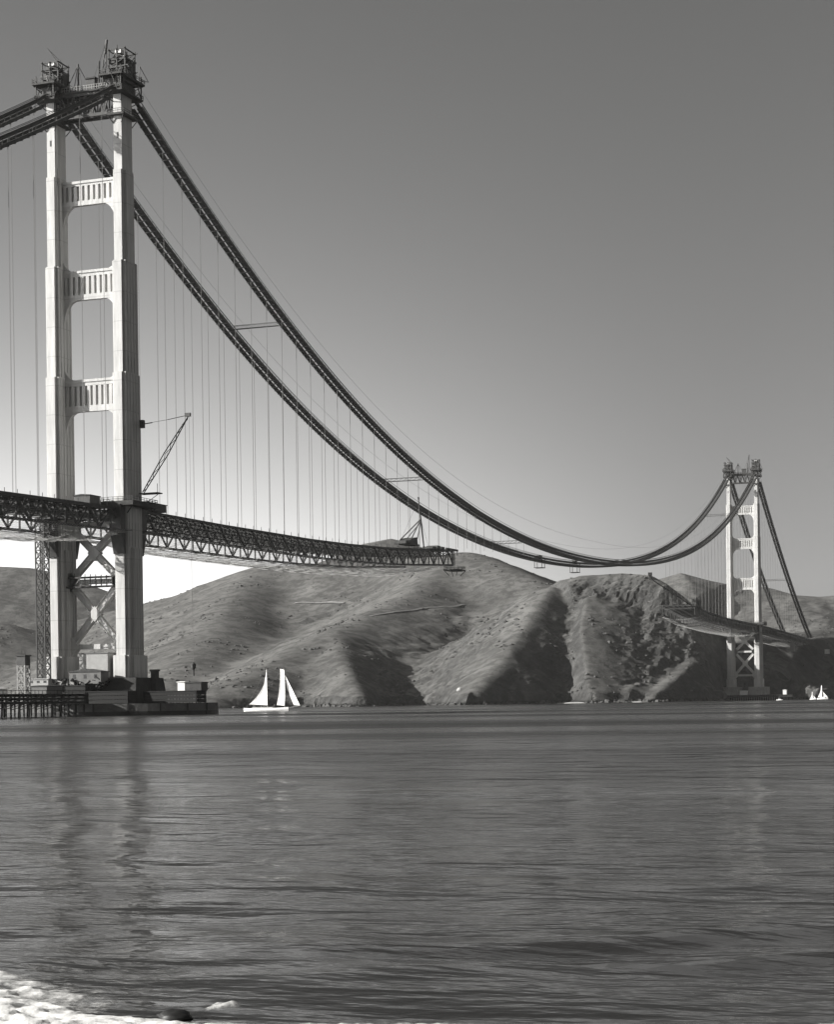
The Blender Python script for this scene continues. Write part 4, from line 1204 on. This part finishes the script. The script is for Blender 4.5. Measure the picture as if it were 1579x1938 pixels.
MB().box(-6.2, 6.2, -8.6, 8.6, 2.6, 11.2).build('web_wall', M_CONCD, t)
t = thing('chimney_stack', 'narrow dark stack beside the eastern pedestal of the near pier', 'stack', (23.6, 0, 4.2))
MB().box(22.9, 24.9, -2, 0.5, 4.2, 15.6).build('shaft', M_CONCD, t); MB().box(22.6, 25.2, -2.3, 0.8, 15.6, 16.3).build('cap', M_ROOF, t)

def staging(name, label, x0, x1, y0, y1, z0, z1, mat, step=2.4, rows=3, planks=True, cat='staging'):
    t = thing(name, label, cat, ((x0 + x1) / 2, (y0 + y1) / 2, z0))
    nx, ny = max(int((x1 - x0) / step), 1), max(int((y1 - y0) / step), 1)
    for i in range(nx + 1):
        for j in range(ny + 1):
            if 0 < i < nx and 0 < j < ny: continue
            x, y = x0 + i * (x1 - x0) / nx, y0 + j * (y1 - y0) / ny
            bar_obj('post', (x, y, z0), (x, y, z1), 0.42, 0.42, mat, t)
    for k in range(rows):
        z = z0 + (k + 0.55) * (z1 - z0) / rows
        h = 0.9 * (z1 - z0) / rows if planks else 0.35
        for y in (y0 - 0.3, y1 + 0.3): bar_obj('plank', (x0 - 0.4, y, z), (x1 + 0.4, y, z), 0.16, h, mat, t)
        for x in (x0 - 0.3, x1 + 0.3): bar_obj('plank', (x, y0 - 0.4, z), (x, y1 + 0.4, z), 0.16, h, mat, t)
    MB().box(x0 - 0.6, x1 + 0.6, y0 - 0.6, y1 + 0.6, z1, z1 + 0.3).build('floor', mat, t)
    return t
staging('timber_staging', 'dark plank staging along the right end of the near pier fender', 24, 44, -8.5, -1.5, 4.2, 8.2, M_TIMBER)
staging('timber_staging', 'dark plank staging in front of the eastern pedestal of the near pier', 8, 23, -19.5, -13.5, 4.2, 8.4, M_TIMBER)
staging('timber_staging', 'tall dark timber staging in front of the western pedestal of the near pier', -12, 6.5, -20, -13.6, 4.2, 10.6, M_TIMBER)
t = thing('timber_falsework', 'jumble of dark timber beams piled between the legs on the near pier', 'timbers', (0, -9, 10.9))
fw = MB()
for k in range(90):
    r = random.Random(k)
    a = Vector((r.uniform(-10, 12), r.uniform(-18, -9), r.uniform(8.5, 13)))
    fw.bar(a, a + Vector((r.uniform(-3.5, 3.5), r.uniform(-2, 2), r.uniform(-1.6, 1.6))), r.uniform(0.25, 0.6))
o = fw.build('beam', M_TIMBER, t); o['kind'] = 'stuff'
fw = MB()
for k in range(22):
    r = random.Random(k + 500)
    a = Vector((r.uniform(-9, 8), r.uniform(-18.5, -14), r.uniform(10.9, 12.4)))
    fw.bar(a, a + Vector((r.uniform(-2.5, 2.5), r.uniform(-1, 1), r.uniform(-0.6, 1.4))), r.uniform(0.25, 0.5))
o = fw.build('pale_beam', M_TIMBER2, t); o['kind'] = 'stuff'

shed('site_office', 'large pale box building between the legs at the near tower base', -3.0, 8.6, -7.4, -1.5, 13.4, 22.3, M_PALE, 0.1, rmat=M_GREYP, cat='building')
shed('site_hut', 'grey hut with dark roof and two small windows below the pale site building', -2.4, 10.4, -15.5, -10.0, 11.4, 15.6, M_GREYP, 0.9, windows=3, cat='hut')
shed('site_hut', 'white box hut on the right end of the near pier', 36.4, 39.2, -7.5, -4.8, 8.5, 11.4, M_WHITE, 0.1, rmat=M_WHITE, cat='hut')
shed('site_hut', 'dark square hut beside the white hut on the near pier end', 39.4, 45.6, -7.5, -2.4, 8.5, 11.2, M_ROOF, 0.2, cat='hut')
shed('site_hut', 'low pale hut with a row of openings left of the near tower base', -14.5, -6.4, -23.0, -20.4, 10.9, 13.2, M_PALE, 0.1, windows=3, rmat=M_PALE, cat='hut')
shed('site_hut', 'small white hut at the left edge on the pile trestle', -6.0, -1.5, -66.0, -57.0, 7.9, 9.6, M_WHITE, 0.2, rmat=M_WHITE, cat='hut')
shed('site_hut', 'grey flat hut on the pile trestle beside the lattice watch tower', 1.0, 7.0, -46, -36, 7.9, 10.4, M_GREYP, 0.2, cat='hut')

# pile trestle leading from the pier towards the near shore
t = thing('pile_trestle', 'long dark timber trestle on rows of piles at the left edge', 'trestle', (3, -60, 0))
tx0, tx1 = -7.0, 9.5
for r_ in range(17):
    y = -25.5 - r_ * 5.2
    for k in range(3):
        x = tx0 + k * (tx1 - tx0) / 2 + random.uniform(-0.4, 0.4)
        lean = 0.4 * (k - 1) + random.uniform(-0.2, 0.2)
        bar_obj('pile', (x - lean, y, -2.5), (x, y, 7.2), 0.42, 0.42, M_TIMBER, t)
    bar_obj('cap_beam', (tx0 - 0.6, y, 7.2), (tx1 + 0.6, y, 7.2), 0.5, 0.5, M_TIMBER, t)
    bar_obj('cross_brace', (tx0, y + 0.3, 2.6), (tx1, y + 0.3, 6.6), 0.22, 0.3, M_TIMBER, t)
    if r_ < 16:
        bar_obj('cross_brace', (tx1 + 0.3, y, 6.8), (tx1 + 0.3, y - 5.2, 3.8), 0.22, 0.3, M_TIMBER, t)
for x in (tx0 - 0.4, tx1 + 0.4):
    for z in (4.9, 6.2): bar_obj('waler', (x, -25, z), (x, -112, z), 0.3, 0.75, M_TIMBER, t)
MB().box(tx0 - 0.9, tx1 + 0.9, -112, -24.6, 7.45, 7.85).build('deck', M_TIMBER, t)
rl = MB()
for k in range(36): rl.bar((tx1 + 0.6, -25 - k * 2.4, 7.85), (tx1 + 0.6, -25 - k * 2.4, 9.0), 0.15)
rl.bar((tx1 + 0.6, -25, 9.0), (tx1 + 0.6, -112, 9.0), 0.18)
rl.build('railing', M_TIMBER, t)

# lattice hoist tower standing against the western leg
def lattice(t, cx, cy, w, z0, z1, panel, mat, leg_w=0.45, br=0.26, stage=None):
    cs = [(cx - w / 2, cy - w / 2), (cx + w / 2, cy - w / 2), (cx + w / 2, cy + w / 2), (cx - w / 2, cy + w / 2)]
    for c in cs: bar_obj('corner_post', (*c, z0), (*c, z1), leg_w, leg_w, mat, t)
    n = int((z1 - z0) / panel)
    for k in range(n):
        za, zb = z0 + k * (z1 - z0) / n, z0 + (k + 1) * (z1 - z0) / n
        for a, b in zip(cs, cs[1:] + cs[:1]):
            bar_obj('girt', (*a, zb), (*b, zb), br, br, mat, t)
            bar_obj('brace', (*a, za), (*b, zb), br, br, mat, t)
            bar_obj('brace', (*b, za), (*a, zb), br, br, mat, t)
t = thing('hoist_tower', 'tall dark lattice hoist tower in front of the western leg of the near tower', 'lattice tower', (-15.5, -12, 10))
lattice(t, -14.9, -11.8, 3.4, 10.4, 71.0, 3.6, M_DARK, 0.42, 0.2)
MB().tube([(-14.9, -11.8, 10.4), (-14.9, -11.8, 70)], 0.22).build('lift_guide', M_DARK, t)
t = thing('watch_tower', 'small lattice tower with a dark cabin on the pile trestle at left', 'watch tower', (4, -60, 7.9))
lattice(t, 5.2, -57.5, 2.9, 7.9, 17.4, 3.1, M_PALE, 0.32, 0.2)
MB().box(3.6, 6.8, -59.1, -55.9, 17.4, 20.4).build('cabin', M_DARK, t)
MB().box(3.3, 7.1, -59.4, -55.6, 20.4, 20.8).tube([(4.6, -57.5, 20.8), (4.6, -57.5, 22.4)], 0.12).tube([(5.8, -57.5, 20.8), (5.8, -57.5, 22.0)], 0.12).build('roof', M_ROOF, t)

# distant pier
t = thing('tower_pier', 'low concrete pier under the distant tower at the waterline', 'pier', (0, 1280, 0))
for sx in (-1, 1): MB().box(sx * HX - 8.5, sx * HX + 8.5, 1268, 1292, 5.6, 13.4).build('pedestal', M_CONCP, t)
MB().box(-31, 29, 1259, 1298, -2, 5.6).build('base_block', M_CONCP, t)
t = thing('pile_trestle', 'dark timber trestle on piles along the water before the distant tower', 'trestle', (5, 1255, 0))
for k in range(46):
    x = -50 + k * 2.2
    bar_obj('pile', (x, 1246, -2), (x, 1246, 4.6), 0.6, 0.6, M_TIMBER, t); bar_obj('pile', (x, 1256, -2), (x, 1256, 4.6), 0.6, 0.6, M_TIMBER, t)
MB().box(-52, 52, 1245, 1257, 4.6, 5.4).build('deck', M_TIMBER, t)
MB().box(-52, 52, 1244.6, 1244.95, 2.9, 4.4).build('waler', M_TIMBER, t)
for k, (x, w, h, m, lab) in enumerate([(-46, 5, 3, M_PALE, 'small pale hut at the left end of the distant trestle'), (-14, 9, 3.2, M_PALE, 'long pale hut under the western leg on the distant trestle'), (4, 7, 4, M_WHITE, 'white hut midway along the distant trestle'),
                                    (16, 10, 3.0, M_PALE, 'low pale shed under the eastern leg on the distant trestle'), (44, 3.4, 4.2, M_WHITE, 'bright white hut at the right end of the distant trestle')]):
    shed('site_hut', lab, x - w / 2, x + w / 2, 1248, 1253, 5.4, 5.4 + h, m, 0.3, rmat=m, cat='hut')

# concrete pylon blocks where the far side span comes ashore
for sx, side in ((-1, 'left'), (1, 'right')):
    x = sx * HX
    gz = ground_at(x, 1626) if True else 0
    t = thing('anchor_pylon', 'dark concrete block on the far shore where the %s-hand cable comes down' % side, 'pylon', (x, 1632, gz))
    MB().box(x - 8, x + 8, 1622, 1644, min(gz, 40) - 12, 62).build('shaft', M_CONCD, t)
    MB().box(x - 8.6, x + 8.6, 1621.4, 1644.6, 62, 64.2).build('coping', M_CONCD, t)
for px, py, w, h, d, lab in ((1500, 1222, 4, 6, 1990, 'small pale hut on the dark rock below the far deck end'), (1566, 1232, 5, 3, 2060, 'small pale hut on the dark shore at the right edge')):
    p = at(px, py, d)
    shed('shore_hut', lab, p[0] - w / 2, p[0] + w / 2, p[1] - 2, p[1] + 2, p[2] - h, p[2] + h / 2, M_PALE, 0.5, rmat=M_PALE, cat='hut')
p = ground_hit(1231, 1100)
if p is not None:
    t = thing('survey_post', 'short dark post on the crest of the far headland', 'post', tuple(p))
    MB().bar((p[0], p[1], p[2] - 3), (p[0], p[1], p[2] + 9), 2.0).build('shaft', M_TIMBER, t)
    MB().box(p[0] - 1.8, p[0] + 1.8, p[1] - 1.8, p[1] + 1.8, p[2] + 6, p[2] + 9).build('top_box', M_TIMBER, t)

# ------------------------------------------------------------------ boats
def hull(L, beam, free, draft=0.7):
    """Sharp-bowed hull along +x, stern at 0."""
    mb = MB(); mb.smooth = True
    st = [0, 0.04, 0.15, 0.3, 0.5, 0.7, 0.85, 0.95, 1.0]
    wd = [0.45, 0.6, 0.82, 0.97, 1.0, 0.82, 0.5, 0.2, 0.02]
    ring = []
    for s, w in zip(st, wd):
        x = s * L; sheer = free * (1.0 + 0.9 * abs(s - 0.4) ** 1.6)
        b = beam / 2 * w
        ring.append([(x, -b, sheer), (x, -b * 0.96, free * 0.35), (x, -b * 0.7, -0.1), (x, 0, -draft), (x, b * 0.7, -0.1), (x, b * 0.96, free * 0.35), (x, b, sheer)])
    vs = [p for r in ring for p in r]; m = 7; fs = []
    for i in range(len(st) - 1):
        for k in range(m - 1): fs.append((i * m + k, (i + 1) * m + k, (i + 1) * m + k + 1, i * m + k + 1))
        fs.append((i * m + 6, (i + 1) * m + 6, (i + 1) * m, i * m))
    fs.append(tuple(range(m))); 
    return mb.add(vs, fs)

def place(mb, M):
    mb.v = [tuple(M @ Vector(p)) for p in mb.v]; return mb

def sail(corners, belly, nu=8, nv=8, bow=(0, 0, 0, 0)):
    """Cloth between four corners (tack, clew, peak, throat) bellied sideways."""
    mb = MB(); mb.smooth = True
    A, B, C, D = [Vector(c) for c in corners]
    vs = []
    for j in range(nv + 1):
        for i in range(nu + 1):
            u, v = i / nu, j / nv
            p = (A * (1 - u) + B * u) * (1 - v) + (D * (1 - u) + C * u) * v
            # hollow leech
            p = p + (A - B) * (bow[0] * u * v * (1 - v) * 4)
            p.y += belly * math.sin(math.pi * min(u * 0.8 + 0.1, 1)) * math.sin(math.pi * (0.15 + 0.7 * v))
            vs.append(p)
    fs = []
    for j in range(nv):
        for i in range(nu):
            a = j * (nu + 1) + i
            fs.append((a, a + 1, a + nu + 2, a + nu + 1))
    return mb.add(vs, fs)

def boat_matrix(px, py_w, heading):
    r = ray(px, py_w); k = -CZ / r[2]
    p = np.array([CX, CY, CZ]) + r * k
    return Matrix.Translation(Vector(p)) @ Matrix.Rotation(heading, 4, 'Z'), p, k

hd = math.atan2(RT[1] * 0.93 - FW[1] * 0.36, RT[0] * 0.93 - FW[0] * 0.36)
MT, p, k = boat_matrix(463, 1346.5, hd)
s_ = FPX / k                    # pixels per metre there
mpx = 1.0 / s_ / 0.93           # hull metres per photograph pixel along the boat
t = thing('schooner', 'white two-masted schooner under full sail right of the near pier', 'sailing boat', tuple(MT.translation))
def B(mb, name, mat, par=None): return place(mb, MT).build(name, mat, par or t)
X = lambda px: (px - 463) * mpx
Z = lambda py: (1346.5 - py) / s_
hl = B(hull(X(548), 3.9, 1.35), 'hull', M_WHITE)
B(MB().box(X(480), X(520), -1.1, 1.1, 1.2, 2.0), 'deck_house', M_PALE)
B(MB().tube([(X(508), 0, 0.6), (X(507), 0, Z(1264))], [0.16, 0.08]), 'mast', M_PALE)
B(MB().tube([(X(541), 0, 0.6), (X(540), 0, Z(1264))], [0.16, 0.08]), 'mast', M_PALE)
B(MB().tube([(X(508), 0, Z(1335)), (X(471), 0.6, Z(1333))], 0.12), 'boom', M_PALE)
B(MB().tube([(X(546), 0, 1.5), (X(571), 0, Z(1337))], 0.1), 'bowsprit', M_PALE)
B(sail([(X(507.5), 0, Z(1335.5)), (X(471), 0.6, Z(1333)), (X(502), 0.9, Z(1285)), (X(507), 0, Z(1289))], 0.8, bow=(0.16,)), 'mainsail', M_SAIL)
B(sail([(X(507.2), 0, Z(1290)), (X(503), 0.6, Z(1286)), (X(506.4), 0.2, Z(1265)), (X(507.2), 0, Z(1265))], 0.15), 'topsail', M_SAIL)
B(sail([(X(541.5), 0, Z(1336)), (X(524), 0.8, Z(1335)), (X(531), 1.0, Z(1267)), (X(541), 0, Z(1269))], 0.9, bow=(0.1,)), 'foresail', M_SAIL)
B(sail([(X(570), 0, Z(1336)), (X(557), 0.9, Z(1335.5)), (X(541.6), 0.1, Z(1279)), (X(542), 0, Z(1278))], 0.5, bow=(-0.25,)), 'jib', M_SAIL)
st = MB()
for a, b in (((541, 1265), (571, 1337)), ((507, 1265), (541, 1280)), ((541, 1266), (508, 1300)), ((507, 1265), (466, 1340))): st.tube([(X(a[0]), 0, Z(a[1])), (X(b[0]), 0, Z(b[1]))], 0.03, 4)
B(st, 'rigging', M_ROPE)

def small_boat(px, py, L, mast, label, sails=True):
    MT, p, k = boat_matrix(px, py, hd)
    t = thing('sailboat', label, 'sailing boat', tuple(MT.translation), 'small white boats by the far shore')
    place(hull(L, L * 0.26, L * 0.11), MT).build('hull', M_WHITE, t)
    place(MB().box(L * 0.3, L * 0.7, -L * 0.08, L * 0.08, L * 0.1, L * 0.24), MT).build('cabin', M_WHITE, t)
    place(MB().tube([(L * 0.45, 0, 0), (L * 0.45, 0, mast)], 0.14), MT).build('mast', M_PALE, t)
    if sails:
        place(sail([(L * 0.44, 0, L * 0.2), (L * 0.05, 0.6, L * 0.2), (L * 0.36, 0.4, mast * 0.98), (L * 0.44, 0, mast)], 0.6, bow=(0.15,)), MT).build('mainsail', M_SAIL, t)
        place(sail([(L * 0.98, 0, L * 0.18), (L * 0.6, 0.6, L * 0.18), (L * 0.47, 0.1, mast * 0.6), (L * 0.47, 0, mast * 0.62)], 0.4), MT).build('jib', M_SAIL, t)
small_boat(1547, 1323.7, 10.5, 13.5, 'white sailing yacht near the right edge below the dark shore')
small_boat(1533, 1324.0, 6.0, 7.5, 'tiny white sailboat just left of the white yacht by the far shore')
small_boat(1470, 1325.2, 5.5, 3.5, 'tiny white launch at the end of the distant trestle', sails=False)

# ------------------------------------------------------------------ surf and rocks at the near edge
def foam_mat():
    m = new_mat('surf_foam', 0.8, rough=0.8, var=0.08, scale=2.0, bump=0.12, bscale=5.0)
    nt = m.node_tree; b = nt.nodes['Principled BSDF']; out = nt.nodes['Material Output']
    at_ = nt.nodes.new('ShaderNodeAttribute'); at_.attribute_name = 'cover'
    n = nt.nodes.new('ShaderNodeTexNoise'); n.inputs['Scale'].default_value = 9.0; n.inputs['Detail'].default_value = 6; n.inputs['Roughness'].default_value = 0.7
    g = nt.nodes.new('ShaderNodeNewGeometry'); nt.links.new(g.outputs['Position'], n.inputs['Vector'])
    ma = nt.nodes.new('ShaderNodeMath'); ma.operation = 'MULTIPLY_ADD'; ma.inputs[1].default_value = 0.5
    nt.links.new(n.outputs[0], ma.inputs[0]); nt.links.new(at_.outputs['Fac'], ma.inputs[2])
    mr = nt.nodes.new('ShaderNodeMapRange'); mr.interpolation_type = 'SMOOTHSTEP'
    mr.inputs[1].default_value = 0.12; mr.inputs[2].default_value = 0.62
    nt.links.new(ma.outputs[0], mr.inputs[0])
    tr = nt.nodes.new('ShaderNodeBsdfTransparent'); mx = nt.nodes.new('ShaderNodeMixShader')
    nt.links.new(mr.outputs[0], mx.inputs[0]); nt.links.new(tr.outputs[0], mx.inputs[1]); nt.links.new(b.outputs[0], mx.inputs[2])
    nt.links.new(mx.outputs[0], out.inputs[0])
    return m
M_FOAM = foam_mat()
fx = np.arange(330.0, 345.5, 0.045); fy = np.arange(-592.0, -578.5, 0.045)
FX, FY = np.meshgrid(fx, fy)
# local axes of the little breaker: along its crest (S) and out to sea (N)
S = (FX - CX) * RT[0] + (FY - CY) * RT[1]
N = (FX - CX) * FW[0] + (FY - CY) * FW[1]
e_ = np.clip(np.minimum.reduce([FX - 250, 372 - FX, FY + 600, -440 - FY]) / 18.0, 0, 1)
base_ = wave_height(FX, FY) * e_ * (0.35 + 1.1 * fbm(FX / 35.0, FY / 22.0, 3, 90))
front = 22.9 - 1.1 * np.clip(S + 5.03, -2, 2.45) + 0.9 * (fbm(S / 1.6 + 9, N / 6.0, 3, 61) - 0.5)
inside = front - N
cover = np.clip(inside / 1.1, -2, 1) * 0.40 - 0.30 * np.clip((S + 3.0) / 0.8, 0, 1) - 0.22 * np.clip((S + 2.4) / 1.0, 0, 1)
cover += 0.34 * np.exp(-((N - 20.1) / 0.42) ** 2) * np.clip((S + 3.2) / 0.5, 0, 1) * np.clip((2.2 - S) / 2.5, 0, 1)
cover += 0.60 * (fbm(S / 1.1, N / 0.6, 4, 71) - 0.5) + 0.40 * (fbm(S / 0.2, N / 0.14, 4, 77) - 0.5)
lump = (0.6 + 0.8 * fbm(S / 0.25, N / 0.2, 4, 91)) * np.exp(-((S + 2.15) / 0.30) ** 2 - ((N - 20.85) / 0.28) ** 2)
cover += 0.62 * lump + 0.10 * np.clip((-3.0 - S) / 1.5, 0, 1)
thick = np.clip(cover, 0, 0.5)
FZ = base_ + 0.012 + thick * (0.12 + 0.22 * fbm(FX / 0.8, FY / 0.8, 4, 83)) + 0.10 * lump
k4 = np.maximum.reduce([cover[:-1, :-1], cover[1:, 1:], cover[1:, :-1], cover[:-1, 1:]]) > -0.2
foam = grid_mesh('sea_foam', fx, fy, FZ, M_FOAM, keep=k4)
ca_ = foam.data.attributes.new('cover', 'FLOAT', 'POINT'); ca_.data.foreach_set('value', cover.reshape(-1).astype(np.float32))
foam['kind'] = 'stuff'

def rock(label, px, py, depth, sx, sy, sz, seed):
    p = at(px, py, depth)
    mb = MB(); mb.smooth = True
    nu, nv = 18, 12
    vs = []
    for j in range(nv + 1):
        for i in range(nu):
            a, b = 2 * math.pi * i / nu, math.pi * j / nv
            q = np.array([math.cos(a) * math.sin(b), math.sin(a) * math.sin(b), math.cos(b)])
            w = 1 + 0.9 * (float(fbm(np.array([q[0] * 1.7 + seed]), np.array([q[1] * 1.7 + q[2] * 1.3]), 4, seed)[0]) - 0.5)
            vs.append((p[0] + q[0] * sx * w, p[1] + q[1] * sy * w, p[2] + q[2] * sz * w))
    fs = [(j * nu + i, j * nu + (i + 1) % nu, (j + 1) * nu + (i + 1) % nu, (j + 1) * nu + i) for j in range(nv) for i in range(nu)]
    o = mb.add(vs, fs).build('rock', M_WET if depth < 100 else M_PALE, None, tuple(p))
    tag(o, label, 'rock')
rock('small wet black rock in the white surf at the lower left', 328, 1924, 20.6, 0.2, 0.14, 0.075, 5)
g = ground_hit(872, 1306)
rock('pale bright rock at the foot of the lit spur on the far shore', 872, 1306, (g[0] - CX) * FW[0] + (g[1] - CY) * FW[1] if g is not None else 1700, 3.4, 2.6, 2.4, 9)

# ------------------------------------------------------------------ haze
m = bpy.data.materials.new('haze_air'); m.use_nodes = True
nt = m.node_tree; nt.nodes.clear()
pv = nt.nodes.new('ShaderNodeVolumePrincipled')
pv.inputs['Color'].default_value = grey(0.9)
pv.inputs['Density'].default_value = 1.8e-5
pv.inputs['Anisotropy'].default_value = 0.0
ou = nt.nodes.new('ShaderNodeOutputMaterial'); nt.links.new(pv.outputs[0], ou.inputs['Volume'])
hz = MB().box(WB[0] - 40, WB[1] + 40, WB[2] - 40, WB[3] + 40, -14.0, 420.0).build('haze', m)
hz['kind'] = 'stuff'
